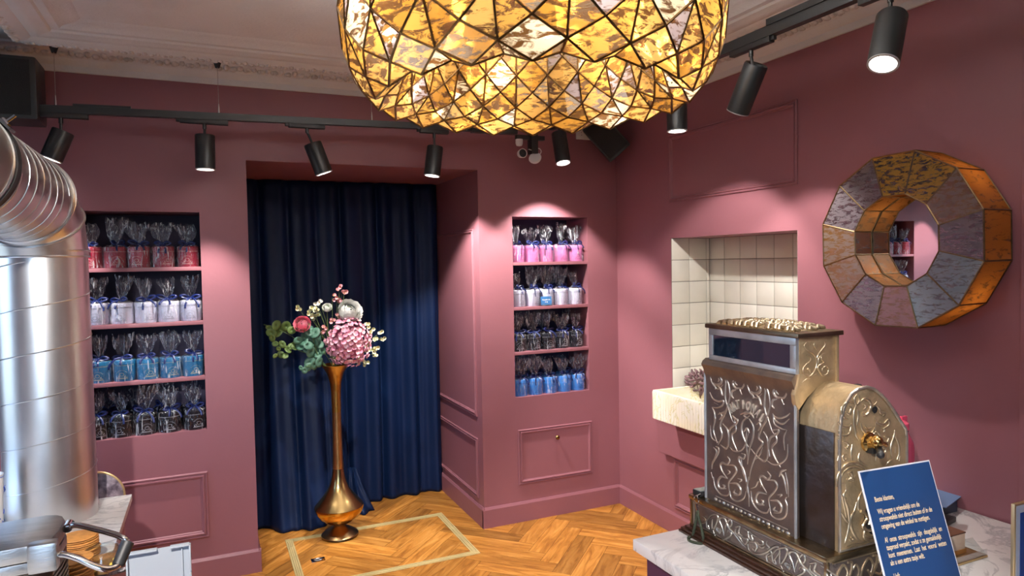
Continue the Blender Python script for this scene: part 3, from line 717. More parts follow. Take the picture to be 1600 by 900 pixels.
for k in (1, 4, 7, 10):  # lights added inside the ring to make its glass rims glow
    q = (mv(XFm*.5, (Ro+Ri)/2, k))
    l = bpy.data.lights.new('rim_glow_fill', 'POINT'); l.energy = .35; l.color = (1, .65, .3); l.shadow_soft_size = .02
    o = bpy.data.objects.new('rim_glow_fill', l); COL.objects.link(o); o.parent = mt; o.location = q

# ================================================================ SHELF NICHES AND GIFT TINS
SHL = [2.012, 1.670, 1.319]; SHR = [2.002, 1.658, 1.313]
for nm, (nx0, nx1, nz0, nz1), sh in (('left niche', NL, SHL), ('right niche', NR, SHR)):
    for k, z in enumerate(sh):
        b = B(); b.box(nx0, nx1, YB+.002, YB+.335, z-.024, z)
        o = b.build('niche_shelf', PAINT, smooth=True, bevel=.0015)
        tag(o, '%s mauve shelf board of the %s' % (['top', 'middle', 'lowest'][k], nm), 'shelf', 'shelf boards of the '+nm)
def tin_parts(t, m, inkm, w=.075, h=.125, seed=0, script=False):
    rnd = random.Random(seed)
    b = B(); b.lathe([(.001, 0), (w-.002, 0), (w, .004), (w, h*.80), (w-.002, h*.81)], 40); b.build('can', m, t)
    b = B(); b.lathe([(w-.003, h*.79), (w+.0016, h*.80), (w+.0016, h*.865), (w+.0005, h*.87), (w+.0016, h*.88), (w+.001, h*.985), (w-.005, h), (w*.8, h-.004), (.001, h-.002)], 40); b.build('lid', m, t)
    # printed crest: arched lettering ticks, house and tree strokes, base line, scalloped band
    e = B(); r = w+.0012
    def cp(u, z): a = -PI/2+u/r; return Vector((r*math.cos(a), r*math.sin(a), z))
    def dash(u0, z0_, u1, z1_, th=.0008): e.tube([cp(u0+(u1-u0)*k/3, z0_+(z1_-z0_)*k/3) for k in range(4)], th, 4, flat=((0, -1, 0), .3))
    for k in range(9):
        a = PI*(.2+.6*k/8); dash(.036*math.cos(a), .035+.036*math.sin(a), .036*math.cos(a)*.88, .035+.036*math.sin(a)*.88, .0009)
    for k in range(10):
        a = 2*PI*k/10; a2 = 2*PI*(k+1)/10; dash(.012*math.cos(a), .043+.01*math.sin(a), .012*math.cos(a2), .043+.01*math.sin(a2))
    for s_ in (-1, 1): dash(s_*.03, .024, s_*.014, .032); dash(s_*.022, .038, s_*.012, .028)
    dash(-.034, .018, .034, .018, .0009); dash(-.028, .022, .028, .022, .0007)
    for k in range(16):
        u = (k-8)*.009; dash(u, h*.775, u+.0045, h*.745, .0006); dash(u+.0045, h*.745, u+.009, h*.775, .0006)
    e.build('printed_crest', inkm, t, smooth=False)
def bow_parts(t, w, h, seed, m=NAVYR):
    rnd = random.Random(seed); b = B(); z = h+.014
    b.lathe([(.016, z-.006), (.019, z), (.016, z+.006)], 16)
    ang = rnd.uniform(-.5, .5)-PI/2
    def strip(pts, wd):
        n = len(pts); L_, R_ = [], []
        for i in range(n):
            tq = (Vector(pts[min(i+1, n-1)])-Vector(pts[max(i-1, 0)])).normalized(); sd = tq.cross(Vector((math.cos(ang), math.sin(ang), .25))).normalized()*wd
            L_.append(Vector(pts[i])-sd); R_.append(Vector(pts[i])+sd)
        o = len(b.v); b.v += L_+R_; b.f += [(o+i, o+i+1, o+n+i+1, o+n+i) for i in range(n-1)]
    f_ = Vector((math.cos(ang), math.sin(ang), 0)); s_ = Vector((-f_.y, f_.x, 0)); c0 = Vector((0, 0, z))+f_*.018
    for sg in (-1, 1):
        L = rnd.uniform(.042, .062); up = rnd.uniform(.0, .022)
        strip(crom([c0, c0+s_*sg*L*.5+Vector((0, 0, .014+up*.5))+f_*.008, c0+s_*sg*L+Vector((0, 0, up))+f_*.012, c0+s_*sg*L*.55+Vector((0, 0, -.006+up*.4))+f_*.016, c0+f_*.004], 5), .0062)
        tl = rnd.uniform(.035, .07); sp = rnd.uniform(.2, .9)
        strip(crom([c0+f_*.004, c0+s_*sg*tl*.5*sp+f_*.03+Vector((0, 0, -.004)), c0+s_*sg*tl*sp+f_*(.050)+Vector((0, 0, -tl*.55)), c0+s_*sg*tl*sp*1.1+f_*.058+Vector((0, 0, -tl*.95))], 5), .0056)
    b.sphere(c0+f_*.004, .008, 10, 6)
    b.build('ribbon_bow', m, t, smooth=True, ang=60, solid=.0008)
def wrap_parts(t, w, h, H, seed, lean=(0, 0)):
    rnd = random.Random(seed); n = 30; rings = []
    off = [rnd.uniform(0, 6.28) for _ in range(6)]
    for j, z in enumerate((.002, h*.3, h*.62, h*.95)):
        rings.append([((w+.004+rnd.uniform(0, .006))*math.cos(2*PI*k/n), (w+.004+rnd.uniform(0, .006))*math.sin(2*PI*k/n), z) for k in range(n)])
    rings.append([(w*.8*math.cos(2*PI*k/n), w*.8*math.sin(2*PI*k/n), h+.006+rnd.uniform(0, .004)) for k in range(n)])
    rings.append([((.017+.003*(k % 2))*math.cos(2*PI*k/n), (.017+.003*(k % 2))*math.sin(2*PI*k/n), h+.014) for k in range(n)])
    spread = rnd.uniform(.043, .062); fl = rnd.uniform(.5, .8); fa = rnd.uniform(0, PI); amp = rnd.uniform(.15, .3)
    M = 9
    jag = [rnd.uniform(-.035, .01) for _ in range(n)]
    for j in range(1, M+1):
        f_ = j/M; rr = .015+spread*(math.sin(min(f_*1.25, 1.57)))*(1-.12*f_)
        ring = []
        for k in range(n):
            a = 2*PI*k/n; rad = rr*(1+amp*math.sin(5*a+off[0]+f_*1.3)+amp*.8*math.sin(8*a+off[1]-f_*2)+rnd.uniform(-.1, .1))
            x = rad*math.cos(a); y = rad*math.sin(a)
            # flatten the fan towards one direction
            u = x*math.cos(fa)+y*math.sin(fa); v = -x*math.sin(fa)+y*math.cos(fa); v *= fl
            x = u*math.cos(fa)-v*math.sin(fa); y = u*math.sin(fa)+v*math.cos(fa)
            ring.append((x+lean[0]*f_*f_*H, y+lean[1]*f_*H, h+.014+f_*(H-h-.014)+(jag[k]*f_ if j > M-3 else 0)))
        rings.append(ring)
    b = B(); b.ring_loft(rings, False); return b.build('cellophane_wrap', CELLO, t, smooth=True, ang=28)
TM = {'red': (mat('red_tin', (0.33, 0.012, 0.035), .3, spec=.6), mat('pale_gold_ink', (0.75, 0.5, 0.42), .5)),
      'white': (mat('white_tin', (0.72, 0.72, 0.83), .35), INK),
      'teal blue': (mat('teal_blue_tin', (0.008, 0.17, 0.36), .3), mat('gold_ink', (0.62, 0.58, 0.3), .4)),
      'black': (mat('black_tin', (0.012, 0.012, 0.016), .25), mat('silver_ink', (0.5, 0.5, 0.52), .4)),
      'pink': (mat('pink_tin', (0.86, 0.27, 0.55), .35), mat('plum_ink', (0.45, 0.1, 0.25), .5)),
      'sky blue': (mat('sky_blue_tin', (0.06, 0.32, 0.85), .32), mat('navy_ink', (0.02, 0.12, 0.45), .5))}
TH, TWR = .128, .062
seed = 0; PROTO = {}
VAR = 4
def make_tin(color, v):
    global seed; seed += 1
    t = thing('gift_tin', 'x', 'tin', (0, 0, 0)); m, ink = TM[color]
    tin_parts(t, m, ink, TWR, TH, seed)
    bow_parts(t, TWR, TH, seed*7+v)
    wrap_parts(t, TWR, TH, random.Random(seed).uniform(.262, .312), seed*13+v, (random.Random(seed).uniform(-.12, .12), random.Random(seed+3).uniform(-.1, .1)))
    return t
ORD = ['leftmost', 'second from left', 'middle', 'second from right', 'rightmost']
def row(color, niche, shelfname, z, pxs, y, back=(), hide=None):
    protos = []; lim = NL if niche == 'left' else NR
    XS = [min(max(P(1, y-TWR*.4, px, 450).x, lim[0]+.068), lim[1]-.068) for px in pxs]
    for i in range(len(XS)-2, -1, -1): XS[i] = min(XS[i], XS[i+1]-.1275)
    for i in range(1, len(XS)):
        XS[0] = max(XS[0], lim[0]+.066); XS[i] = max(XS[i], XS[i-1]+.1275)
    for i, px in enumerate(pxs):
        x = XS[i]
        if i < VAR: t = make_tin(color, i); protos.append(t)
        else: t = dup(protos[(i*3) % VAR])
        t.location = (x, y, z+.0005); t.rotation_euler = (0, 0, random.uniform(-.35, .35)+ (.15 if niche == 'left' else .25))
        tag(t, '%s tin with navy bow, %s on %s of %s niche' % (color, ORD[i], shelfname, niche), 'tin', '%s tins on the %s of the %s niche' % (color, shelfname, niche))
    for j, x in enumerate(back):
        t = dup(protos[j % VAR]); t.location = (x, y+.158, z+.0005); t.rotation_euler = (0, 0, random.uniform(-1, 1))
        tag(t, '%s tin in the back row, %s there, %s of %s niche' % (color, (['leftmost', 'second from left', 'second from right', 'rightmost'] if len(back) == 4 else ['leftmost', 'middle', 'rightmost'] if len(back) == 3 else ['left one', 'right one'] if len(back) == 2 else ['only one'])[j], shelfname, niche), 'tin', 'back row of %s tins on the %s of the %s niche' % (color, shelfname, niche))
def xs(a, bq, n): return [a+(bq-a)*k/(n-1) for k in range(n)]
yl = YB+.078; yr = YB+.085
row('red', 'left', 'top shelf', SHL[0], [139.5, 177, 217, 257, 296], yl+.0)
row('white', 'left', 'middle shelf', SHL[1], [163, 199.5, 236.5, 274, 306], yl)
row('teal blue', 'left', 'lowest shelf', SHL[2], [166, 204, 241.5, 276.5, 308], yl)
row('black', 'left', 'niche floor', NL[2], [142, 175, 216, 257, 298.5], yl, back=xs(-.60, -.12, 4))
row('pink', 'right', 'top shelf', SHR[0], [803, 826, 851.5, 879, 903], yr, back=(2.72,))
row('white', 'right', 'middle shelf', SHR[1], [801, 823, 848, 873, 895.5], yr, back=(2.42, 2.58))
row('black', 'right', 'lowest shelf', SHR[2], [807, 830, 853.5, 876, 897.5], yr, back=xs(2.3, 2.7, 3))
row('sky blue', 'right', 'niche floor', NR[2], [818, 842, 864.5, 888.5, 909], yr, back=xs(2.22, 2.68, 4))
# white stacked boxes seen behind the red tins
# price card on the middle shelf of the right niche
q = P(1, YB+.006, 854, 468)
t = thing('price_card', 'small blue price card in a clear stand in front of the white tins', 'price card', (q.x, YB+.008, SHR[1]+.001))
CBLUE = mat('card_blue', (0.035, 0.15, 0.36), .5)
b = B(); b.box(-.047, .047, -.001, .001, .006, .073); b.xf(Matrix.Rotation(-.12, 4, 'X')); b.build('card', CBLUE, t, smooth=False)
b = B(); b.box(-.05, .05, -.006, -.0045, .0, .02); b.box(-.05, .05, -.006, .03, 0, .0015); b.build('stand', CLEAR, t, smooth=False)
M_ = Matrix.Rotation(-.12, 4, 'X') @ Matrix.Translation((0, -.0013, 0)) @ Matrix.Rotation(PI/2, 4, 'X')
text_obj('lettering', 'Hanspakket XL', .0125, WPLAST, Matrix.Rotation(-.12, 4, 'X') @ Matrix.Translation((0, -.0016, .044)) @ Matrix.Rotation(PI/2, 4, 'X'), t, .0002, 'CENTER', .0004, .9)
text_obj('price', '\u20ac 30', .012, WPLAST, Matrix.Rotation(-.12, 4, 'X') @ Matrix.Translation((0, -.0016, .026)) @ Matrix.Rotation(PI/2, 4, 'X'), t, .0002, 'CENTER', .0002)

# ================================================================ CURTAIN
def curtain():
    path = crom([(.262, 5.50, 0), (.36, 5.46, 0), (.50, 5.33, 0), (.66, 5.30, 0), (.84, 5.37, 0), (1.0, 5.58, 0), (1.2, 5.69, 0), (1.5, 5.71, 0), (1.70, 5.71, 0), (1.838, 5.71, 0)], 40)
    rowz = [0.004, .03, .12, .3, .6, 1.0, 1.4, 1.8, 2.2, 2.5, 2.62, 2.685]
    rnd = random.Random(5); N = len(path); g = []
    for z in rowz:
        f_ = z/2.685; ring = []
        for i, p in enumerate(path):
            s_ = i/N; u = p.x
            yb = p.y*(1-f_)+5.68*f_ if f_ < 1 else 5.68
            yb = p.y+(5.68-p.y)*min(1, f_*1.25)**.8
            amp = .034*(.65+.35*(1-f_))
            w_ = math.sin(u*34+1.6*math.sin(u*5.1)+.5*math.sin(z*1.3+u*3))+.45*math.sin(u*61+2+.4*z)
            ring.append(Vector((u+.010*math.cos(u*34+1.6*math.sin(u*5.1))*(1 if .3 < u < 1.8 else 0), yb-.02+amp*w_*.8, z)))
        g.append(ring)
    b = B(); b.ring_loft(g, False, closed=False)
    return b.build('curtain', mat('navy_satin', (0.0014, 0.012, 0.052), .55, spec=.25, sheen=.0, bump=.12, bscale=3, var=.1), None, smooth=True, ang=80, solid=.002)
cu = curtain(); tag(cu, 'floor-length navy blue satin curtain filling the alcove', 'curtain')
b = B(); b.cyl((OP[0]+.005, 5.74, 2.665), (OP[1]-.005, 5.74, 2.665), .011, n=12)
for k in range(14): b.lathe([(.017, -.003), (.020, 0), (.017, .003)], 12, (OP[0]+.06+k*.114, 5.74, 2.665), axis='x')
b.build('rail', BLACK, cu)
# loose corner of the curtain spilling on the floor
b = B(); rings = []
for z_, e_ in ((.003, .0), (.03, .12), (.10, .35), (.2, .65), (.34, 1.0)):
    ring = []
    for k in range(15):
        s_ = k/14; x = 0.93+.26*s_; yo = 5.40+.14*abs(s_-.6)*1.5; x = x+(1.03-x)*e_*.75; y = yo+(5.60-yo)*e_+.016*math.sin(s_*17+e_*2)
        ring.append(Vector((x, y, z_+.012*math.sin(s_*9)*(1-e_) if z_ > .01 else z_)))
    rings.append(ring)
b.ring_loft(rings, False, closed=False); b.build('loose_hem', MATS['navy_satin'], cu, smooth=True, ang=80, solid=.002)

# ================================================================ VASE
VX, VY = .840, 5.07
t = thing('floor_vase', 'tall slender brass floor vase with bulbous base in front of the curtain', 'vase', (VX, VY, .006))
prof = [(.001, 0), (.128, 0), (.136, .004), (.134, .012), (.112, .030), (.075, .052), (.048, .07), (.037, .082), (.05, .088), (.075, .098), (.105, .112), (.145, .145), (.168, .18), (.178, .212), (.176, .224), (.168, .236), (.13, .280), (.10, .318), (.078, .352), (.058, .40), (.046, .45), (.040, .50), (.036, .58), (.034, .68), (.0325, .80), (.033, .92), (.034, 1.0), (.036, 1.07), (.041, 1.13), (.051, 1.175), (.066, 1.215), (.087, 1.25), (.099, 1.266), (.101, 1.27), (.098, 1.272), (.08, 1.255), (.05, 1.20), (.03, 1.1), (.02, .9), (.001, .88)]
def cut(z0_, z1_): return [p for i, p in enumerate(prof[:35]) if z0_-1e-6 <= p[1] <= z1_+1e-6]
b = B(); b.lathe(cut(0, .088), 64); b.build('foot', mat('brown_brass', (.40, .26, .12), .3, 1.0, var=.3), t)
b = B(); b.lathe(cut(.088, .224), 64); b.build('bowl', mat('polished_orange_brass', (.62, .33, .05), .16, 1.0, bump=.08, bscale=14, var=.2), t)
b = B(); b.lathe(cut(.224, .50), 64); b.build('shoulder', mat('pale_brass', (.5, .34, .14), .22, 1.0, bump=.08, bscale=20, var=.25), t)
b = B(); b.lathe(cut(.50, .92), 64); b.build('stem', mat('copper_brass', (.60, .36, .15), .32, 1.0, bump=.08, bscale=18, var=.3), t)
b = B(); b.lathe([p for p in prof if p[1] >= .88][0:0]+[p for p in prof[25:]], 64); b.build('flared_mouth', mat('hammered_brass', (.62, .38, .10), .3, 1.0, bump=.5, bscale=22, var=.3), t)

# ================================================================ FLOWERS
VT = Vector((VX, VY, 1.272))
def fpx(px, py, dy=0): return P(1, VY+dy, px, py)
LEAFG = mat('eucalyptus_leaf', (0.14, 0.23, 0.06), .5, var=.35, vscale=12)
LEAFB = mat('blue_green_leaf', (0.09, 0.22, 0.15), .5, var=.3, vscale=14)
STEMG = mat('green_stem', (0.10, 0.16, 0.04), .6)
HYD = mat('pink_hydrangea_petal', (0.72, 0.26, 0.38), .6, var=.45, vscale=28, col2=(0.85, 0.58, 0.62))
ROSE = mat('deep_pink_petal', (0.90, 0.25, 0.36), .55, var=.3, vscale=50, col2=(0.9, 0.4, 0.45))
WHT = mat('white_petal', (0.93, 0.93, 0.88), .6, var=.1)
CRM = mat('cream_green_petal', (0.68, 0.72, 0.42), .6, var=.3, vscale=40, col2=(0.85, 0.86, 0.7))
YEL = mat('yellow_stamen', (0.8, 0.5, 0.1), .6)
def petal(b, c, R, l, w, cup=.35, n=5):
    """cupped petal from c along R's x axis"""
    rows = []
    for i in range(n):
        f_ = i/(n-1); ww = w*math.sin(PI*(.12+.80*f_))**.7; z = cup*l*f_*f_
        rows.append([c+R @ Vector((l*f_, ww*s_, z-abs(s_)*abs(s_)*-.2*w)) for s_ in (-1, -.5, 0, .5, 1)])
    b.ring_loft(rows, False, closed=False)
def rotm(yaw, pitch, roll=0): return Matrix.Rotation(yaw, 3, 'Z') @ Matrix.Rotation(-pitch, 3, 'Y') @ Matrix.Rotation(roll, 3, 'X')
def facing(d): return Vector(d).normalized().to_track_quat('Z', 'Y').to_matrix()
def stem_to(t, p, r=.0022, side=0):
    b = B(); o = Vector(t.location); a = VT-Vector((0, 0, .12))-o; e_ = Vector(p)-o
    b.tube(crom([a, (VT-o)+Vector((.02*side, 0, .0)), (VT-o).lerp(e_, .5)+Vector((side*.02, 0, .03)), e_], 6), r, 6); return b.build('stem', STEMG, t)
def hydrangea():
    c = fpx(544, 533, -.05); R0 = Vector((.148, .13, .170))
    t = thing('hydrangea', 'big pink hydrangea head above the vase mouth', 'flower', tuple(c)); rnd = random.Random(3)
    b = B(); st = B(); n = 250
    for i in range(n):
        z = 1-2*(i+.5)/n; ph = i*2.39996; rr = math.sqrt(1-z*z); d = Vector((rr*math.cos(ph), rr*math.sin(ph), z))
        if d.y > .55: continue
        p_ = Vector((d.x*R0.x*1.0, d.y*R0.y, d.z*R0.z))*(rnd.uniform(.86, 1.1)+.08*math.sin(ph*3+z*9)*math.sin(z*7))
        if d.z > .2: p_.x *= 1-.3*d.z
        F = facing((d.x+rnd.uniform(-.3, .3), d.y+rnd.uniform(-.3, .3), d.z+rnd.uniform(-.3, .3))); s_ = rnd.uniform(.018, .024); a0 = rnd.uniform(0, 6.28)
        for k in range(4): petal(b, p_, F @ rotm(a0+k*PI/2, .15), s_, s_*.62, .3, 4)
        st.sphere(p_+F @ Vector((0, 0, .002)), .0022, 6, 4)
    b.build('petals', HYD, t, smooth=True, ang=80); st.build('stamens', YEL, t)
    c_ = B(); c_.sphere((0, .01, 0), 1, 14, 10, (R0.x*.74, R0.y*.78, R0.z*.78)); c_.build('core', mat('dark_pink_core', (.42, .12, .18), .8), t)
    stem_to(t, c, .004)
hydrangea()
def globe(name, label, px, py, dy, m, r, layers, dirn, cat='flower', leafy=True, wide=1.0):
    c = fpx(px, py, dy); t = thing(name, label, cat, tuple(c)); b = B(); F = facing(dirn); rnd = random.Random(int(px))
    for L in range(layers):
        f_ = L/(layers-1); n = 3+L; rl = r*(.42+.58*f_); th0 = .12+1.15*f_; dth = .75+.25*f_; dph = 2*PI/n*1.25
        for k in range(n):
            ph = 2*PI*k/n+L*.9+rnd.uniform(-.15, .15); rows = []; rk = rl*rnd.uniform(.95, 1.06)
            for a_ in range(6):
                u = a_/5; row_ = []
                for c_ in range(7):
                    v = c_/3-1; tt = th0+dth*(1-u)+.16*v*v*u; pp = ph+v*dph/2*(1-.15*(1-u)); rr = rk*(1+.22*u*u*u+.03*math.sin(v*7+k))*(1-.03*v*v)
                    row_.append(F @ Vector((rr*math.sin(tt)*math.cos(pp), rr*math.sin(tt)*math.sin(pp), rr*math.cos(tt)*.85)))
                rows.append(row_)
            b.ring_loft(rows, False, closed=False)
    b.build('petals', m, t, smooth=True, ang=80)
    if leafy:
        g_ = B()
        for k in range(5): petal(g_, F @ Vector((0, 0, -.45*r)), F @ rotm(k*1.26, .2), r*1.05, r*.25, .1, 5)
        g_.build('sepals', LEAFG, t, smooth=True, ang=80)
    stem_to(t, c+F @ Vector((0, 0, -.3*r)), .0028, -1 if px < 530 else .3)
    return t
globe('rose', 'deep pink rose on the left of the arrangement', 472, 507, -.05, ROSE, .052, 6, (-.25, -.9, .35))
globe('ranunculus', 'large white ranunculus at the top of the arrangement', 546, 487, -.03, WHT, .080, 8, (.2, -.8, .55))
globe('rosebud', 'small white bud beside the large white flower', 511, 481, 0, WHT, .032, 4, (-.1, -.7, .6))
def cluster(name, label, pts, m, s_, npet, dy=0.0, grp=None, leafm=LEAFG):
    c = fpx(*pts[0], dy); t = thing(name, label, 'flower sprig', tuple(c), 0, grp); b = B(); st = B(); rnd = random.Random(int(pts[0][0]*3)); sb = B()
    for i, p_ in enumerate(pts):
        q = fpx(*p_, dy+rnd.uniform(-.03, .03))-c; sb.tube(crom([VT-c, (VT-c).lerp(q, .5)+Vector((rnd.uniform(-.02, .02), 0, .01)), q], 5), .0015, 5)
        for j in range(3):
            o_ = q+Vector((rnd.uniform(-1, 1), rnd.uniform(-1, 1), rnd.uniform(-1, 1)))*s_*.8; F = facing((rnd.uniform(-.6, .6), -1, rnd.uniform(-.2, .8)))
            for k in range(npet): petal(b, o_, F @ rotm(k*2*PI/npet, .55), s_, s_*.5, .3, 4)
            st.sphere(o_+F @ Vector((0, 0, s_*.2)), s_*.2, 6, 4)
    b.build('blossoms', m, t, smooth=True, ang=80); sb.build('stems', STEMG, t); st.build('stamens', YEL, t)
    return t
cluster('blossom_sprig', 'sprig of cream green blossoms on the upper left of the arrangement', [(467, 482), (486, 481), (493, 490), (489, 495), (497, 483), (483, 492)], CRM, .021, 5)
cluster('blossom_sprig', 'pair of small white blossoms above the cream sprig', [(500, 473), (496, 474)], WHT, .020, 5)
cluster('blossom_sprig', 'sprig of small cream blossoms reaching right beside the hydrangea', [(575, 509), (581, 518), (593, 521), (597, 528), (586, 529), (574, 538)], CRM, .021, 5)
cluster('blossom_sprig', 'drooping cream blossoms at the lower right of the hydrangea', [(572, 546), (582, 546), (587, 545), (584, 553), (564, 563), (571, 569), (558, 568)], CRM, .021, 5)
cluster('carnation_sprig', 'topmost small dusty pink blossom of the arrangement', [(530, 451), (535, 455), (538, 456)], mat('dusty_pink_petal', (.75, .38, .42), .6), .020, 6)
cluster('carnation_sprig', 'dusty pink blossom just below the topmost one', [(519, 465), (526, 468), (530, 470)], MATS['dusty_pink_petal'], .020, 6)
cluster('carnation_sprig', 'loose pink blossoms between white bud and hydrangea', [(525, 492), (519, 500), (508, 515), (501, 520), (531, 497)], MATS['dusty_pink_petal'], .020, 6)
def euc(label, stemp, leaves, m, dy=0.0):
    c = fpx(*stemp[-1], dy); t = thing('eucalyptus_branch', label, 'leaf branch', tuple(c)); sb = B(); lb = B(); rnd = random.Random(len(leaves)+int(stemp[-1][0]))
    sb.tube(crom([VT-c-Vector((0, 0, .08))]+[fpx(*p_, dy)-c for p_ in stemp], 6), .0024, 6)
    for (px, py, r) in leaves:
        q = fpx(px, py, dy+rnd.uniform(-.04, .04))-c; F = facing((rnd.uniform(-.9, .9), -1, rnd.uniform(-.4, 1.1))); rr = r/205
        R = F @ Matrix.Rotation(rnd.uniform(0, 6.28), 3, 'Z'); rings = []
        for i in range(3):
            k_ = (1, .6, .05)[i]; rings.append([q+R @ Vector((rr*k_*math.cos(2*PI*k/14)*1.0, rr*k_*.85*math.sin(2*PI*k/14), .05*rr*k_*math.cos(4*PI*k/14))) for k in range(14)])
        lb.ring_loft(rings, False)
    sb.build('stem', STEMG, t); lb.build('leaves', m, t, smooth=True, ang=80, solid=.001)
euc('eucalyptus branch with round green leaves reaching far left', [(480, 545), (455, 525), (428, 512), (412, 507)], [(432, 508, 8), (447, 510, 9), (434, 519, 9), (424, 520, 8), (425, 528, 6), (456, 516, 7), (462, 512, 5), (421, 512, 6)], LEAFG)
euc('lower eucalyptus branch with small green leaves on the left', [(490, 558), (468, 548), (445, 540), (430, 535)], [(441, 538, 6), (430, 537, 5), (439, 554, 6), (450, 546, 7), (455, 541, 6), (430, 556, 4), (446, 556, 5), (462, 540, 8), (435, 545, 4)], LEAFG, -.02)
euc('dense blue-green eucalyptus foliage left of the hydrangea', [(500, 560), (492, 540), (488, 520)], [(484, 517, 10), (492, 520, 9), (497, 526, 8), (474, 533, 9), (470, 540, 9), (482, 539, 9), (490, 535, 8), (495, 545, 9), (486, 550, 9), (500, 538, 7), (476, 525, 7), (496, 553, 8), (504, 548, 7), (480, 546, 7), (466, 532, 7), (489, 528, 9)], LEAFB, -.03)
euc('trailing eucalyptus hanging over the left of the vase rim', [(500, 566), (488, 568), (474, 576)], [(484, 566, 9), (481, 574, 7), (492, 570, 8), (499, 566, 8), (489, 563, 7), (470, 575, 4), (476, 579, 5)], LEAFB, -.05)

# ================================================================ SILVER DUCT
DX, DY, DR = -.632, 3.42, .168; CT = .95
t = thing('exhaust_duct', 'large silver spiral duct rising from the left marble counter and bending overhead', 'duct', (DX, DY, CT))
O_ = Vector((DX, DY, CT))
def P2(px, py, y): return P(1, y, px, py)-O_
top = Vector((0, 0, 1.11))
b = B(); b.lathe([(DR, 0), (DR, 1.11)], 96); b.build('vertical_pipe', GALV, t, ang=60)
b = B(); pts = [(math.cos(a)*DR, math.sin(a)*DR, .03+a/(2*PI)*.185) for a in [k*PI/24 for k in range(int(48*5.75))]]
b.tube(pts, .0028, 5); b.build('spiral_seam', RIM, t)
# gored elbow towards the camera, then the big pipe
D2 = Vector((-.10, -.985, .09)).normalized()
def ringpts(c, nrm, r, n=96, ref=None):
    nrm = Vector(nrm).normalized(); u = Vector((1, 0, 0)); u = (u-nrm*u.dot(nrm)).normalized(); w = nrm.cross(u)
    return [Vector(c)+(u*math.cos(2*PI*k/n)+w*math.sin(2*PI*k/n))*r for k in range(n)]
Z = Vector((0, 0, 1)); RB = .215
def bend(th): return top+D2*RB*(1-math.cos(th))+Z*RB*math.sin(th), (Z*math.cos(th)+D2*math.sin(th)).normalized()
(c0, n0), (c1, n1), (c2, n2) = bend(0), bend(.72), bend(1.38)
c3 = c2+D2*.05; c4 = c2+D2*.60; c5 = c4+D2*5.35
b = B(); b.ring_loft([ringpts(c0, Z, DR+.004), ringpts(c1, n1, DR+.005), ringpts(c2, n2, DR+.006)], False); b.build('elbow_segments', GALV, t, smooth=True, ang=8)
b = B()
for c_, n_, r_ in ((c0, Z, .171), (c0+Z*.024, Z, .174), (c1, n1, .175), (c2, n2, .178), (c2+D2*.022, D2, .178)):
    b.tube(ringpts(c_, n_, r_), .005, 6, closed=True)
b.build('crimped_collar', RIM, t)
b = B(); b.ring_loft([ringpts(c2, n2, DR+.006), ringpts(c3, D2, DR+.006), ringpts(c4, D2, DR+.006)], False); b.build('inclined_pipe', GALV, t, ang=60)
b = B(); R = ringpts((0, 0, 0), D2, DR+.007, 48)
pts = [c3+D2*(.02+a*.072)+R[int(round(a*48)) % 48] for a in [k/48 for k in range(int(48*7.0))]]
b.tube(pts, .0022, 5); b.build('spiral_seam', RIM, t)
b = B(); b.tube(ringpts(c4+D2*.012, D2, DR+.006), .013, 8, closed=True); b.tube(ringpts(c4+D2*.034, D2, DR+.008), .013, 8, closed=True); b.build('rubber_gasket', BLACKR, t)
b = B(); b.ring_loft([ringpts(c4+D2*.05, D2, DR+.012), ringpts(c5, D2, DR+.012)], False); b.build('outer_pipe', mat('dull_sheet', (.42, .4, .37), .4, 1.0), t, ang=60)
b = B(); b.tube(ringpts(c4+D2*.06, D2, DR+.013), .005, 6, closed=True); b.build('crimped_collar', RIM, t)
pr = sorted(ringpts(c4+D2*.02, D2, DR+.024, 96), key=lambda q: -(q.x*.75+q.z*.66))[0]
b = B(); b.box(-.035, .035, -.03, .03, -.004, .004); b.cyl((0, 0, -.004), (0, 0, .04), .005, n=10); b.cyl((-.03, -.02, .006), (.03, .02, .006), .005, n=10); b.xf(Matrix.Translation(pr) @ Vector((.75, 0, .66)).to_track_quat('Z', 'Y').to_matrix().to_4x4()); b.build('clamp_screw', CHROME, t)

# ================================================================ LEFT COUNTER
CX = -.352
t = thing('marble_counter', 'white marble topped counter at the left under the silver duct', 'counter', (-1.2, 2.3, 0))
b = B(); b.box(-2.0+1.2, CX+1.2, .2-2.3, 3.606-2.3, CT-.03, CT); b.build('countertop', MARB, t, bevel=.002)
b = B(); b.box(-1.95+1.2, CX+1.2-.03, .25-2.3, 3.57-2.3, 0, CT-.031); b.build('cabinet_body', PAINT, t, smooth=False)
b = B(); b.box(-1.65+.9, -.87+.9, -.3, .3, 0, .03)
b.xf(Matrix.Rotation(-.35, 4, 'Z')); o = b.build('marble_board', MARB, bevel=.006); q = P(2, CT+.03, 21, 789); o.location = (q.x-.13, q.y-.27, CT+.0005)
tag(o, 'white marble board lying on the counter left of the silver duct', 'board')
q = P(1, 3.2, 5, 740); q2 = P(1, 3.2, 3, 806)
t = thing('blue_painted_cup', 'white cup with blue painting at the far left edge on the marble board', 'cup', (q.x-.05, 3.2, CT+.031))
hh = q.z-CT-.031
b = B(); b.lathe([(.001, 0), (.040, 0), (.042, .006), (.05, hh*.9), (.051, hh), (.048, hh), (.046, hh*.9), (.036, .01), (.001, .01)], 40); b.build('cup_body', mat('glazed_white', (.78, .79, .8), .12), t)
b = B(); rnd = random.Random(2); cb_ = mat('cobalt_paint', (.02, .07, .4), .3)
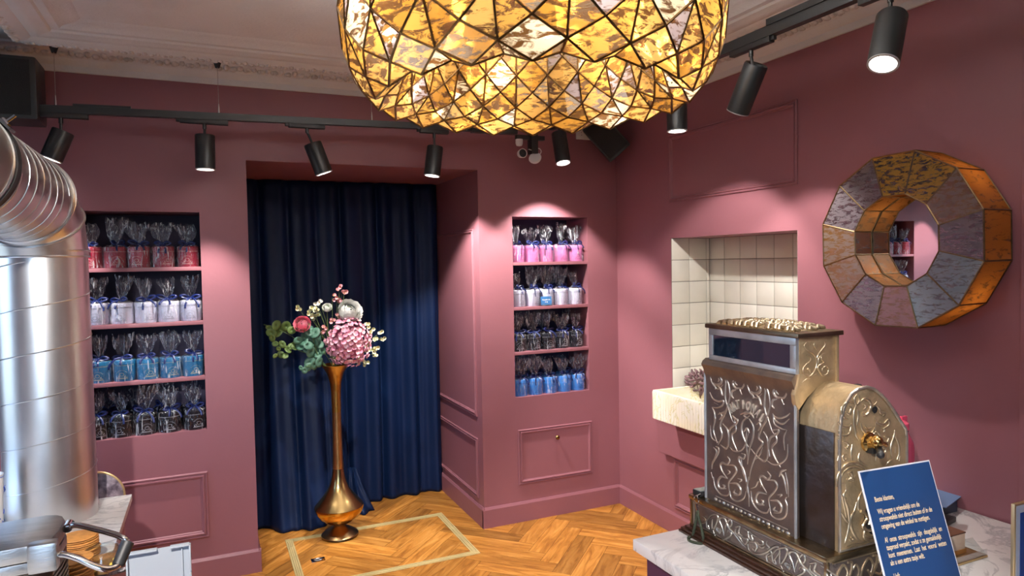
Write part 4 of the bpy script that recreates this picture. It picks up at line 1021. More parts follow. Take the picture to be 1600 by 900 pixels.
for k in range(26):
    a = k*.5; z = hh*(.2+.6*rnd.random()); pts = [((.0435+.0075*(z+j*.004)/hh+.0006)*math.cos(a+j*.05*rnd.choice((-1, 1))), (.0435+.0075*(z+j*.004)/hh+.0006)*math.sin(a+j*.05), z+j*.004*(1 if k % 2 else -1)) for j in range(5)]
    b.tube(pts, .0014, 4)
b.tube([(.0508*math.cos(a*PI/20), .0508*math.sin(a*PI/20), hh*.96) for a in range(41)], .0012, 4); b.build('painted_pattern', cb_, t)

# round picture plate behind the duct
q = P(1, 3.66, 149, 779); RR = .122
t = thing('round_plate', 'round dark picture plate with gold rim standing behind the silver duct', 'plate', (q.x, 3.66, 0))
b = B(); Mp = Matrix.Translation((0, 0, q.z)) @ Matrix.Rotation(-.1, 4, 'X')
b.lathe([(.001, .008), (RR-.008, .008), (RR-.004, -.0), (RR-.012, -.004), (.001, -.004)], 56, axis='y'); b.xf(Mp); b.build('dish', mat('dark_picture', (.05, .03, .05), .3, vscale=26, col2=(.35, .28, .33)), t)
b = B(); b.tube([(math.cos(a*PI/28)*(RR-.003), 0, math.sin(a*PI/28)*(RR-.003)) for a in range(56)], .005, 8, closed=True); b.xf(Mp); b.build('gold_rim', mat('gold_edge', (.8, .58, .3), .3, .8), t)
b = B(); b.cyl((0, .03, .012), (0, .03, q.z-.02), .012); b.box(-.05, .05, -.02, .035, q.z-RR-.012, q.z-RR+.004); b.box(-.10, .10, -.02, .12, 0, .012); b.build('stand', PLINTH, t)
ONUM = 'first second third fourth fifth sixth seventh eighth ninth tenth eleventh twelfth thirteenth fourteenth fifteenth sixteenth seventeenth eighteenth nineteenth twentieth twenty-first twenty-second twenty-third twenty-fourth twenty-fifth'.split()
# stacks of round wafers
def stack(px, py, y, n, label, lab0):
    q = P(1, y, px, py); th = .0072; cnt = int((q.z-CT)/th)
    proto = None; rnd = random.Random(px)
    for k in range(cnt):
        if proto is None:
            b = B(); r = .060; rings = []
            for rr, z in ((.001, .0), (r-.004, 0), (r, .0022), (r-.001, .0042), (r-.005, .0055), (.001, .0055)):
                rings.append([(rr*(1+.012*math.sin(k2*1.7))*math.cos(2*PI*k2/36), rr*(1+.012*math.sin(k2*1.7))*math.sin(2*PI*k2/36), z) for k2 in range(36)])
            b.ring_loft(rings, True)
            for g_ in range(-4, 5):
                L = math.sqrt(max(.054**2-(g_*.012)**2, 0)); b.box(g_*.012-.0006, g_*.012+.0006, -L, L, .0048, .0056); b.box(-L, L, g_*.012-.0006, g_*.012+.0006, .0048, .0056)
            o = b.build('stroopwafel', WAFER, ang=50); proto = o
        else: o = proto.copy(); COL.objects.link(o)
        o.location = (q.x+rnd.uniform(-.005, .005), y+rnd.uniform(-.005, .005), CT+.0005+k*th); o.rotation_euler = (rnd.uniform(-.012, .012), rnd.uniform(-.012, .012), rnd.uniform(0, 6))
        tag(o, ('topmost round golden waffle of the %s' % lab0) if k == cnt-1 else 'golden waffle, %s from the top of the %s' % (ONUM[cnt-1-k], lab0), 'waffle', label)
stack(124, 833, 2.80, 0, 'waffles of the taller stack by the glass jar', 'taller stack beside the glass jar')
stack(112, 872, 2.62, 0, 'waffles of the lower stack by the waffle iron', 'lower stack beside the waffle iron')

# glass jar with spoon handle
q = P(1, 2.72, 160, 876)
t = thing('glass_jar', 'wide glass jar of caramel syrup behind the black handle grip', 'jar', (q.x, 2.72, CT))
jh = max(.08, q.z-CT)
b = B(); b.lathe([(.001, .001), (.052, .001), (.058, .008), (.058, jh*.75), (.052, jh*.86), (.053, jh), (.050, jh), (.049, jh*.86), (.054, jh*.74), (.054, .01), (.001, .008)], 40); b.build('glass', CLEAR, t)
b = B(); b.lathe([(.001, .009), (.0535, .009), (.0535, jh*.55), (.001, jh*.55)], 40); b.build('caramel', mat('caramel', (.35, .16, .05), .3), t)
b = B(); b.lathe([(.0525, jh*.97), (.056, jh), (.0525, jh+.004)], 40); b.lathe([(.0525, jh*.90), (.055, jh*.915), (.0525, jh*.93)], 40); b.build('rim', CLEAR, t)
b = B(); rnd = random.Random(4)
for k in range(7):
    a = -PI/2-.5+k*.22; b.sphere((.0585*math.cos(a), .0585*math.sin(a), jh*(.35+.3*rnd.random())), .007, 8, 5, (1, 1, 1))
b.build('flower_sticker', mat('yellow_print', (.75, .5, .08), .5), t)
e0 = P(1, 2.72, 184, 893); pp = [P(1, 2.70, x, y) for x, y in ((184, 893), (196, 889), (205, 884), (214, 881), (220, 884), (222, 891), (218, 900), (214, 908))]
t = thing('serving_tongs', 'ornate silver serving handle curving right of the glass jar', 'tongs', tuple(pp[0]))
b = B(); pc = crom([p_-pp[0] for p_ in [P(1, 2.70, 170, 897)]+pp], 8); n_ = len(pc); b.tube(pc, [.0065+.003*math.sin(k/n_*9)**2 for k in range(n_)], 10); b.build('handle', mat('ornate_silver', (.45, .42, .42), .3, 1.0, bump=1.0, bscale=140, var=.5, vscale=60), t)
b = B(); b.tube([p_-pp[0] for p_ in (P(1, 2.70, 170, 897), P(1, 2.70, 165, 930))], .006, 8)
b.cyl(Vector((.005, 0, -.005)), Vector((.005, 0, CT-pp[0].z)), .004); b.build('stand_rod', CHROME, t)

# white plastic tray standing on edge beside the counter
ty = 2.62
a0 = P(1, ty, 203, 865); a1 = P(1, ty, 292, 848); tb = .80
t = thing('side_shelf', 'low shelf cabinet at the right side of the left counter', 'shelf', (-.2, 2.6, 0)); 
b = B(); b.box(-.12, .15, -.25, .2, 0, tb-.001); b.build('body', PAINT, t, bevel=.003)
b = B(); b.box(-.13, .16, -.26, .21, tb-.02, tb); b.build('top', PAINT, t, bevel=.002)
t = thing('white_tray', 'white plastic tray with notched rim standing upright in front of the mauve panel', 'tray', ((a0.x+a1.x)/2, ty, tb))
w_ = (a1.x-a0.x)/2+.012; h_ = (a0.z+a1.z)/2-tb+.002
TRM = mat('white_tray_plastic', (.42, .46, .50), .35)
b = B(); b.box(-w_, w_, .0, .006, 0, h_-.004); b.build('sheet', TRM, t, smooth=False)
b = B(); g_ = .018
for x0, x1 in ((-w_, -.005), (.035, w_-.004)): b.box(x0, x1, -g_, .006, h_-.006, h_)
b.box(w_-.006, w_, -g_, .006, .0, h_*.55); b.box(w_-.006, w_, -g_, .006, h_*.6, h_-.006); b.box(w_-.03, w_-.026, -g_*.5, .001, 0, h_-.012)
b.box(-w_, -w_+.006, -g_, .006, 0, h_-.006); b.box(-.05, w_-.03, -g_*.6, 0, h_*.35, h_*.37)
b.build('rim', TRM, t, bevel=.0015)

# ================================================================ WAFFLE IRON
tip = [(0, 816), (74, 804), (90, 804), (98, 806), (102, 812), (92, 828), (80, 842), (64, 848), (44, 853), (0, 861)]
zt = 1.26; poly = [P(2, zt, x, y) for x, y in tip]
poly[0] = poly[1]+(poly[0]-poly[1])*3.2; poly[-1] = poly[-2]+(poly[-1]-poly[-2])*3.2
IO = Vector((-.62, 2.3, CT))
t = thing('waffle_iron', 'heavy steel waffle iron with chrome handle bars and black grip at the lower left', 'waffle iron', tuple(IO))
def slab(name, z0_, z1_, m, grow=0, bev=.004, lab=None):
    c_ = sum(poly, Vector())/len(poly); b = B()
    b.prism([(c_.x+(p_.x-c_.x)*(1+grow)-IO.x, c_.y+(p_.y-c_.y)*(1+grow)-IO.y) for p_ in poly], 2, z0_-IO.z, z1_-IO.z); o = b.build(name, m, t, bevel=bev, ang=30)
    if lab: o['label'] = lab
    return o
slab('lid', zt-.045, zt, STEEL, 0, .006)
slab('lid_skirt', zt-.075, zt-.046, STEEL, .02, .003)
slab('upper_plate', zt-.105, zt-.076, IRONB, .01, .003)
b = B(); c_ = sum(poly, Vector())/len(poly)
for k in range(6): b.prism([(c_.x+(p_.x-c_.x)*1.035-IO.x, c_.y+(p_.y-c_.y)*1.035-IO.y) for p_ in poly], 2, zt-.112-k*.016-IO.z, zt-.104-k*.016-IO.z)
b.build('ribbed_plates', IRONB, t, smooth=False)
slab('lower_housing', CT+.03, zt-.19, STEEL, .03, .006)
b = B(); p_ = P(1, 2.19, 58, 870)-IO; b.box(p_.x-.02, p_.x+.05, p_.y-.025, p_.y+.02, p_.z-.04, p_.z+.04); b.build('hinge_bracket', STEEL, t, bevel=.01)
def bar(name, pts, r):
    b = B(); b.tube(crom([p_-IO for p_ in pts], 8), r, 14); return b.build(name, CHROME, t)
b1 = [P(1, y, x, yy) for x, yy, y in ((98, 828, 2.34), (110, 822, 2.32), (124, 821, 2.30), (150, 827, 2.27), (176, 834, 2.24), (192, 840, 2.22), (199, 846, 2.215))]
bar('upper_handle_bar', b1, .0085)
b2 = [P(1, y, x, yy) for x, yy, y in ((70, 874, 2.19), (82, 869, 2.185), (100, 867, 2.18), (122, 873, 2.17), (146, 884, 2.16), (166, 889, 2.16), (180, 886, 2.17), (187, 880, 2.18))]
bar('lower_handle_bar', b2, .009)
g0, g1 = P(1, 2.215, 200, 846)-IO, P(1, 2.18, 184, 884)-IO; d_ = g1-g0
b = B(); b.tube([g0, g0+d_*.04, g0+d_*.5, g0+d_*.96, g1], [.012, .0175, .0175, .0165, .012], 24); o = b.build('grip', BLACKR, t, ang=40); o['label'] = 'black grip'
for p_ in (P(1, 2.19, 80, 875)-IO, P(1, 2.33, 107, 822)-IO):
    b = B(); b.cyl(p_+Vector((0, -.02, 0)), p_+Vector((0, .02, 0)), .013, n=18); b.cyl(p_+Vector((0, -.024, 0)), p_+Vector((0, -.019, 0)), .007, n=6); b.build('pivot_bolt', CHROME, t)
b = B()
for x_, y_ in ((-.15, -.08), (.12, -.06), (-.15, .08), (.12, .08)): b.cyl((x_, y_, 0), (x_, y_, .031), .012)
b.build('foot', BLACKR, t)

# ================================================================ BASIN
t = thing('marble_basin', 'ribbed yellow-veined marble basin in the white tiled niche', 'basin', (XR, 3.4, .895))
sy0, sy1, sx0, sx1, sh_ = 2.90-3.4, 3.915-3.4, 2.805-XR, XR+.335-XR, .198
b = B()
# ribbed front strip and walls as a rounded outer loop
loop = []; n_ = 46
def arc(cx, cy, r, a0, a1, n): return [(cx+r*math.cos(a0+(a1-a0)*k/n), cy+r*math.sin(a0+(a1-a0)*k/n)) for k in range(n+1)]
loop += arc(sx0+.03, sy1-.03, .03, PI/2, PI, 5)
nr = 34; L = (sy1-.03)-(sy0+.03)
for k in range(nr):
    for j in range(4):
        f_ = (k+j/4)/nr; loop.append((sx0-.006*abs(math.sin(PI*(j/4))), sy1-.03-L*f_))
loop += arc(sx0+.03, sy0+.03, .03, PI, 3*PI/2, 5)
loop += [(sx1, sy0), (sx1, sy1)]
inner = [(max(min(x, sx1-.03), sx0+.036), min(max(y, sy0+.036), sy1-.036)) for x, y in loop]
fr_ = lambda x: x < -.2
R1 = [[(x, y, z) for x, y in loop] for z in (.006, sh_-.03)]
R0_ = [(x+(.012 if fr_(x) else 0), min(max(y, sy0+.012), sy1-.012), -.0) for x, y in loop]
R2 = [(max(x, sx0), y, sh_-.012) for x, y in loop]; R3 = [(x+(.006 if fr_(x) else 0), min(max(y, sy0+.006), sy1-.006), sh_) for x, y in loop]
R4 = [(x, y, sh_) for x, y in inner]; R5 = [(x+(.02 if fr_(x) else -.02), min(max(y, sy0+.06), sy1-.06), .05) for x, y in inner]
b.ring_loft([R0_, R1[0], R1[1], R2, R3, R4, R5], True)
b.build('basin_body', ONYX, t, ang=40)
b = B(); b.lathe([(.001, .052), (.03, .052), (.034, .055), (.03, .058), (.001, .056)], 24, (.05, .0, 0)); b.build('drain', CHROME, t)
# cut: the front loop is open at the wall line, so the bowl reads as one
c = P(0, 3.20, 1093, 592)
t = thing('dried_flower_bunch', 'bunch of dusky purple curled dried petals in the marble basin', 'dried flowers', (c.x, c.y, .97))
b = B(); rnd = random.Random(8); cz = c.z-.97-.02
for k in range(95):
    d = Vector((rnd.gauss(0, 1), rnd.gauss(0, 1), rnd.gauss(0, 1))).normalized(); p_ = Vector((d.x*.07, d.y*.12, d.z*.075+cz))
    R = facing(d+Vector((0, .5, .3))); b.sphere(p_, .027, 8, 5, (.42, .30, 1.0), R @ Matrix.Rotation(rnd.random()*6, 3, 'Z') @ Matrix.Rotation(.5, 3, 'X'))
b.build('curled_petals', mat('dusky_purple_petal', (.20, .11, .12), .6, var=.4, vscale=30, bump=.4, bscale=60), t, ang=50)
b = B()
for k in range(7): b.tube([(0, 0, 0), (.02*math.cos(k), .03*math.sin(k), cz)], .004, 6)
b.build('stems', mat('dry_stem', (.16, .10, .06), .8), t)

# ================================================================ RIGHT COUNTER
KZ = .8625; KX = 1.553; KY = 2.30
t = thing('sales_counter', 'marble topped counter with plum coloured front below the cash register', 'counter', (2.3, 1.2, 0))
b = B(); b.box(KX-2.3, XR-.013-2.3, -.2-1.2, KY-1.2, KZ-.045, KZ); b.build('countertop', MARB, t, bevel=.002)
b = B(); b.box(KX+.04-2.3, XR-.06-2.3, -.15-1.2, KY-.04-1.2, 0, KZ-.046); b.build('cabinet_body', mat('plum_paint', (.085, .03, .07), .45), t, smooth=False)

# ================================================================ CASH REGISTER
RG = Vector((1.80, 1.562, KZ))
t = thing('cash_register', 'antique ornate brass and nickel cash register on the marble counter', 'cash register', tuple(RG))
def bx(name, m, x0, x1, y0, y1, z0, z1, bev=.003):
    b = B(); b.box(x0-RG.x, x1-RG.x, y0-RG.y, y1-RG.y, z0-RG.z, z1-RG.z); return b.build(name, m, t, bevel=bev)
b = B()
for z0_, z1_, g_ in ((KZ+.001, KZ+.012, .0), (KZ+.012, KZ+.022, -.006), (KZ+.022, KZ+.031, -.018)):
    b.box(1.768-g_-RG.x, 2.36+g_-RG.x, 1.53-g_-RG.y, 2.282+g_-RG.y, z0_-RG.z, z1_-RG.z)
b.build('wooden_plinth', PLINTH, t, bevel=.003)
bx('drawer_base', REGM, 1.806, 2.32, 1.568, 2.243, .893, 1.018)
b = B()
for z0_, z1_, g_ in ((.893, .904, .006), (1.004, 1.010, .003), (1.010, 1.026, .008)): b.box(1.806-g_-RG.x, 2.32+g_-RG.x, 1.568-g_-RG.y, 2.243+g_-RG.y, z0_-RG.z, z1_-RG.z)
for (x_, y_) in ((1.802, 1.564), (1.802, 2.236), (2.31, 1.564)): b.box(x_-RG.x, x_+.012-RG.x, y_-RG.y, y_+.012-RG.y, .9-RG.z, 1.01-RG.z)
b.build('drawer_moulding', mat('worn_gilt_edge', (.40, .30, .17), .3, 1.0, bump=.2, bscale=50, var=.4, vscale=15), t, bevel=.002)
pf = [(1.872, 1.026), (1.872, 1.40), (1.880, 1.47), (1.897, 1.515), (1.925, 1.546), (1.96, 1.561), (2.0, 1.564), (2.036, 1.553), (2.068, 1.533), (2.10, 1.507), (2.195, 1.398), (2.20, 1.37), (2.20, 1.026)]
b = B(); b.prism([(x-RG.x, z-RG.z) for x, z in pf], 1, 1.588-RG.y, 2.165-RG.y); b.build('body_shell', REGG, t, ang=30)
# dark front flank of the shell, its dark reflection put into the colour
b = B(); b.box(1.866-RG.x, 1.873-RG.x, 1.592-RG.y, 2.16-RG.y, 1.027-RG.z, 1.42-RG.z); b.build('dark_flank', mat('painted_dark_reflection', (.11, .095, .10), .34, .9, bump=.2, bscale=30, var=.5, vscale=7, col2=(.09, .06, .04)), t, bevel=.002)
def grow(pts, g):
    cx = sum(p[0] for p in pts)/len(pts); cz = sum(p[1] for p in pts)/len(pts); return [(cx+(x-cx)*(1+g), cz+(z-cz)*(1+g)) for x, z in pts]
b = B(); b.prism([(x-RG.x, z-RG.z) for x, z in grow(pf, .01)], 1, 1.576-RG.y, 1.589-RG.y); b.build('side_plate', REGG, t, bevel=.001)
b = B(); b.tube([(x-RG.x, 1.575-RG.y, z-RG.z) for x, z in crom([(p[0], p[1], 0) for p in grow(pf, -.012)], 3) for x, z in ((x, z),)] if False else [(x-RG.x, 1.575-RG.y, z-RG.z) for x, z in grow(pf, -.005)], .0055, 8, closed=True); b.build('side_rim', RELM, t)
# relief tracer
def stroke(bb, pts, r, ax_, val, nrm, n=6, taper=True, shift=(0, 0, 0)):
    q = crom([P(ax_, val, x, y)-RG+Vector(shift) for x, y in pts], n); N = len(q)
    rad = [r*(.35+.65*min(1, 3.2*min(i, N-1-i)/N+.05)) for i in range(N)] if taper else r
    bb.tube(q, rad, 7, flat=(nrm, .75))
# --- national panel, curving out at the top
pan = B(); rings = []
for x, z in ((1.836, 1.010), (1.836, 1.30), (1.836, 1.47), (1.834, 1.52), (1.826, 1.556), (1.815, 1.576), (1.822, 1.590), (1.838, 1.60)):
    rings.append([(x-RG.x, 2.186-RG.y, z-RG.z), (x-RG.x, 1.720-RG.y, z-RG.z), (max(x+.014, 1.85)-RG.x, 1.720-RG.y, z-RG.z), (max(x+.014, 1.85)-RG.x, 2.186-RG.y, z-RG.z)])
pan.ring_loft(rings, True); pn = pan.build('front_panel', REGM, t, ang=30, smooth=True)
b = B()
for y_ in (2.186, 1.722): b.tube([(1.835-RG.x, y_-RG.y, z-RG.z) for z in (1.012, 1.3, 1.54)], .0055, 8)
b.tube([(1.835-RG.x, y_-RG.y, 1.014-RG.z) for y_ in (2.186, 1.722)], .004, 8)
b.build('panel_beading', NICK, t)
A = lambda x, y: (1100+x/5, 480+y/5)          # upper detail frame
Cc = lambda x, y: (1100+x/4.09, 640+y/4.09)   # lower detail frame
rel = B(); N_ = (-1, 0, 0); VX_ = 1.835
motif = [
 ([(78, 442), (70, 470), (105, 488), (148, 492), (176, 545), (196, 620), (202, 700), (192, 762)], .0042),
 ([(200, 700), (180, 790), (150, 850), (125, 905)], .004),
 ([(150, 605), (110, 640), (68, 600), (52, 545), (62, 500), (100, 482), (148, 500), (170, 560), (168, 640), (168, 720), (190, 790), (215, 870), (235, 905)], .0042),
 ([(88, 522), (122, 532), (140, 565), (130, 598), (98, 605), (72, 590)], .006),
 ([(98, 530), (120, 560), (110, 585)], .0045),
 ([(72, 592), (92, 632), (84, 640)], .004), ([(98, 605), (130, 640), (140, 680), (150, 690)], .005),
 ([(158, 492), (168, 470), (205, 452), (222, 470), (220, 494)], .0045), ([(206, 450), (206, 470), (218, 490)], .004),
 ([(340, 478), (320, 478), (330, 500), (290, 510), (240, 500), (205, 515), (184, 560), (172, 620)], .004),
 ([(230, 500), (275, 512), (310, 545), (318, 590), (300, 630), (280, 640), (296, 684)], .0042),
 ([(272, 562), (240, 568), (228, 598), (248, 630), (280, 632)], .006), ([(262, 575), (245, 590), (262, 610)], .005),
 ([(250, 645), (222, 655), (216, 690), (232, 712)], .005),
 ([(45, 665), (70, 715), (110, 735), (152, 732), (145, 765), (110, 785), (62, 782)], .004), ([(62, 782), (80, 820), (84, 860), (78, 905)], .004),
 ([(78, 745), (110, 762)], .0025)]
dpan = P(0, VX_, *A(520, 510))-P(0, VX_, *A(206, 452)); dpan.x = 0
for pts, r in motif:
    stroke(rel, [A(x, y) for x, y in pts], r*1.0, 0, VX_, N_)
    if not (pts[0] in ((45, 665), (62, 782))): stroke(rel, [A(x, y) for x, y in pts], r*1.0, 0, VX_, N_, shift=tuple(dpan+Vector((0, 0, .0))))
ups = [([(535, 830), (560, 860), (600, 866), (645, 850), (672, 828)], .0035), ([(540, 840), (555, 880), (590, 905)], .003), ([(330, 575), (318, 590), (335, 600), (345, 585), (330, 575)], .004),
       ([(285, 838), (330, 822), (370, 835), (392, 870)], .0045), ([(330, 822), (315, 850), (345, 870)], .0035), ([(120, 820), (140, 850), (120, 880)], .0035), ([(222, 845), (240, 868), (262, 880)], .0045)]
for pts, r in ups: stroke(rel, [A(x, y) for x, y in pts], r*1.0, 0, VX_, N_)
low = [
 ([(60, 0), (72, 60), (60, 130), (85, 215)], .0035), ([(40, 100), (50, 180), (95, 210)], .0025),
 ([(90, 30), (130, 15), (150, 0)], .004), ([(150, 0), (105, 95), (115, 165), (90, 225)], .0045), ([(120, 90), (155, 140), (155, 225), (140, 245)], .0045), ([(105, 225), (140, 250), (150, 235)], .0035),
 ([(190, 60), (215, 65), (205, 90), (165, 125), (160, 180)], .0045), ([(195, 65), (205, 130), (180, 155), (185, 200), (215, 270)], .0045), ([(165, 240), (190, 265), (235, 262), (262, 225), (285, 150)], .003),
 ([(250, 40), (290, 20), (318, 45)], .0045), ([(290, 40), (250, 75), (240, 130), (262, 200), (285, 240)], .0045), ([(290, 60), (315, 110), (312, 180), (290, 250), (278, 350)], .0045),
 ([(255, 140), (275, 120), (290, 150)], .004), ([(275, 125), (270, 200), (280, 330)], .0035),
 ([(335, 95), (355, 85), (360, 110), (345, 135)], .0045), ([(400, 75), (370, 120), (350, 180), (375, 215), (340, 270), (300, 380), (290, 450)], .004), ([(375, 240), (355, 290), (325, 320)], .0035),
 ([(380, 140), (405, 190), (408, 290), (385, 330), (340, 300), (300, 250)], .004), ([(440, 130), (478, 130), (462, 160), (425, 180), (412, 240), (420, 300)], .0045), ([(455, 150), (465, 200), (435, 240), (450, 300), (490, 370)], .0045),
 ([(395, 320), (440, 350), (490, 345), (530, 300), (535, 220)], .003), ([(440, 30), (460, 75), (505, 90), (545, 60)], .0035), ([(440, 35), (450, 90), (490, 120), (525, 130)], .003), ([(530, 130), (510, 180), (515, 260)], .003),
 ([(75, 235), (95, 250), (85, 290), (55, 340), (50, 380)], .0045), ([(60, 240), (80, 270), (60, 330)], .0035),
 ([(240, 280), (262, 290), (250, 315), (225, 305), (225, 330), (255, 390), (270, 460), (285, 540), (288, 620)], .0045), ([(235, 300), (245, 380), (275, 480)], .0035), ([(285, 430), (275, 500), (290, 560)], .0045),
 # trefoil left
 ([(150, 300), (165, 325), (145, 350), (118, 340), (105, 355), (120, 400), (150, 440)], .0045), ([(145, 355), (190, 358), (208, 390), (185, 430), (158, 470), (165, 545)], .0045), ([(150, 385), (165, 400), (150, 415)], .003),
 ([(150, 440), (110, 430), (90, 460), (100, 500), (140, 505)], .0055), ([(120, 480), (132, 490), (120, 505)], .0045), ([(60, 430), (70, 490), (105, 540), (150, 548), (165, 520)], .0038), ([(45, 400), (60, 450)], .003),
 ([(165, 470), (210, 475), (235, 510), (225, 545), (190, 545)], .0055), ([(200, 510), (190, 530), (215, 540)], .0045), ([(165, 520), (175, 565), (215, 585), (255, 565), (268, 520)], .0038), ([(215, 440), (240, 450), (225, 465)], .003),
 # trefoil right
 ([(405, 395), (425, 425), (405, 445), (375, 425), (355, 435), (370, 480), (400, 530)], .0045), ([(405, 450), (450, 455), (468, 490), (445, 530), (415, 570), (425, 650)], .0045),
 ([(400, 540), (350, 530), (332, 565), (345, 600), (385, 610)], .0055), ([(365, 575), (378, 590), (365, 605)], .0045), ([(300, 520), (310, 590), (350, 645), (400, 660), (418, 630)], .0038),
 ([(425, 580), (470, 585), (495, 620), (485, 655), (445, 660)], .0055), ([(455, 620), (445, 640), (470, 650)], .0045), ([(420, 640), (435, 680), (480, 700), (520, 680), (530, 620), (520, 575), (530, 560)], .0038), ([(470, 545), (495, 545), (485, 560)], .003),
 ([(300, 505), (330, 490), (345, 460), (365, 465), (362, 495)], .0035), ([(480, 430), (495, 395), (525, 385)], .0045), ([(485, 400), (510, 440), (530, 540)], .0038), ([(520, 400), (535, 480), (540, 560)], .0025)]
for pts, r in low: stroke(rel, [Cc(x, y) for x, y in pts], r*1.0, 0, VX_, N_)
rel.build('scroll_relief', RELM, t, ang=60)
b = B(); q0, q1 = P(0, VX_, *Cc(75, 572))-RG, P(0, VX_, *Cc(535, 790))-RG
for k in range(17):
    p_ = q0.lerp(q1, k/16); b.sphere(p_, .006 if k % 2 else .0085, 8, 5, (.5, 1.2, .8))
off = Vector((0, 0, .013))
b.tube([q0+off, q1+off], .002, 6); b.tube([q0-off, q1-off], .002, 6); b.build('studded_border', RELM, t)
# lettering on an arc
word = 'NATIONAL'; p0, pm, p1 = P(0, VX_, *A(218, 798)), P(0, VX_, *A(330, 762)), P(0, VX_, *A(452, 868))
pts_ = crom([p0, P(0, VX_, *A(262, 768)), P(0, VX_, *A(330, 772)), P(0, VX_, *A(398, 808)), p1], 8)
for k, ch in enumerate(word):
    s_ = k/(len(word)-1)*(len(pts_)-1); i = min(int(s_), len(pts_)-2); p_ = pts_[i].lerp(pts_[i+1], s_-i); d = (pts_[min(i+2, len(pts_)-1)]-pts_[max(i-1, 0)]).normalized()
    X_ = d; Zn = Vector((-1, 0, 0)); Y_ = Zn.cross(X_).normalized()
    M_ = Matrix((X_, Y_, Zn)).transposed().to_4x4(); M_.translation = p_-RG+Vector((-.001, 0, 0))-Y_*.013
    text_obj('letter_'+ch.lower(), ch, .049, mat('bright_letter_nickel', (.85, .80, .70), .3, .7), M_, t, .005, 'CENTER', .0004, .52 if ch != 'I' else .8)
# --- marquee with window
bx('marquee', NICK, 1.838, 1.846, 1.716, 2.158, 1.598, 1.724, .001)
bx('marquee_box', REGG, 1.846, 2.022, 1.714, 2.155, 1.545, 1.726, .002)
bx('side_flange', REGG, 2.018, 2.03, 1.708, 2.16, 1.50, 1.726, .002)
b = B()
for (a0, a1, c0, c1) in ((1.716, 2.158, 1.698, 1.724), (1.716, 2.158, 1.598, 1.617), (1.716, 1.742, 1.617, 1.698), (2.136, 2.158, 1.617, 1.698)): b.box(1.830-RG.x, 1.840-RG.x, a0-RG.y, a1-RG.y, c0-RG.z, c1-RG.z)
b.build('window_frame', NICK, t, bevel=.002)
b = B(); b.box(1.8345-RG.x, 1.8365-RG.x, 1.742-RG.y, 2.136-RG.y, 1.617-RG.z, 1.698-RG.z); b.build('indicator_window', mat('dark_window_glass', (.006, .012, .025), .03, spec=1.0, coat=1.0), t, smooth=False)
bx('top_slab', mat('slab_bronze', (.30, .235, .16), .35, 1.0, var=.3, vscale=10), 1.822, 2.042, 1.698, 2.172, 1.724, 1.741, .004)
b = B(); rnd = random.Random(12)
for j in range(4):
    for k in range(15):
        x_ = 1.868+j*.042+rnd.uniform(-.01, .01); y_ = 1.748+k*.027+(j % 2)*.013+rnd.uniform(-.008, .008); y2 = y_+rnd.uniform(.0, .045)
        zz = 1.741+.012*math.sin(PI*min(1, (k+.5)/14))**.4
        b.tube(crom([(x_-RG.x-.018, y_-RG.y, 1.742-RG.z), (x_-RG.x, y_+.012-RG.y, zz+.006-RG.z), (x_+.020-RG.x, y_+.004-RG.y, zz-RG.z), (x_+.012-RG.x, y2-RG.y, zz+.004-RG.z)], 4), [.008]*12+[.006], 7)
b.sphere((1.93-RG.x, 1.94-RG.y, 1.742-RG.z), 1, 16, 6, (.085, .20, .012))
b.build('crest', RELG, t, ang=60)
# curved collar joining marquee and shell
b = B(); pc = [(1.836, 1.565), (1.822, 1.53), (1.826, 1.50), (1.84, 1.475), (1.88, 1.515), (1.93, 1.548), (1.98, 1.566), (2.02, 1.57), (2.03, 1.60), (1.844, 1.60)]
b.prism([(x-RG.x, z-RG.z) for x, z in pc], 1, 1.712-RG.y, 1.730-RG.y); b.build('collar', REGG, t, bevel=.001)
Dd = lambda x, y: (1235+x/6.92, 490+y/6.92)
b = B(); MY = 1.7125
for pts, r in [([(175, 310), (150, 350), (190, 400), (250, 440), (285, 500), (280, 580), (240, 650), (190, 680), (145, 650), (140, 590), (170, 550), (215, 510), (215, 470), (180, 450)], .0038),
               ([(365, 305), (378, 335), (340, 390), (300, 450), (285, 520)], .004), ([(265, 310), (255, 340), (280, 390)], .0035), ([(380, 430), (345, 440), (335, 490), (360, 530), (310, 560), (300, 600), (345, 670), (395, 650), (412, 600), (385, 570), (350, 590), (345, 620)], .0038),
               ([(350, 440), (310, 480), (300, 540)], .003), ([(175, 600), (200, 600), (215, 640)], .0045), ([(120, 750), (170, 710), (215, 700)], .0035), ([(200, 690), (280, 650)], .003), ([(360, 680), (330, 650)], .003)]:
    stroke(b, [Dd(x, y) for x, y in pts], r*.85, 1, MY, (0, -1, 0))
b.build('marquee_side_relief', RELG, t, ang=60)
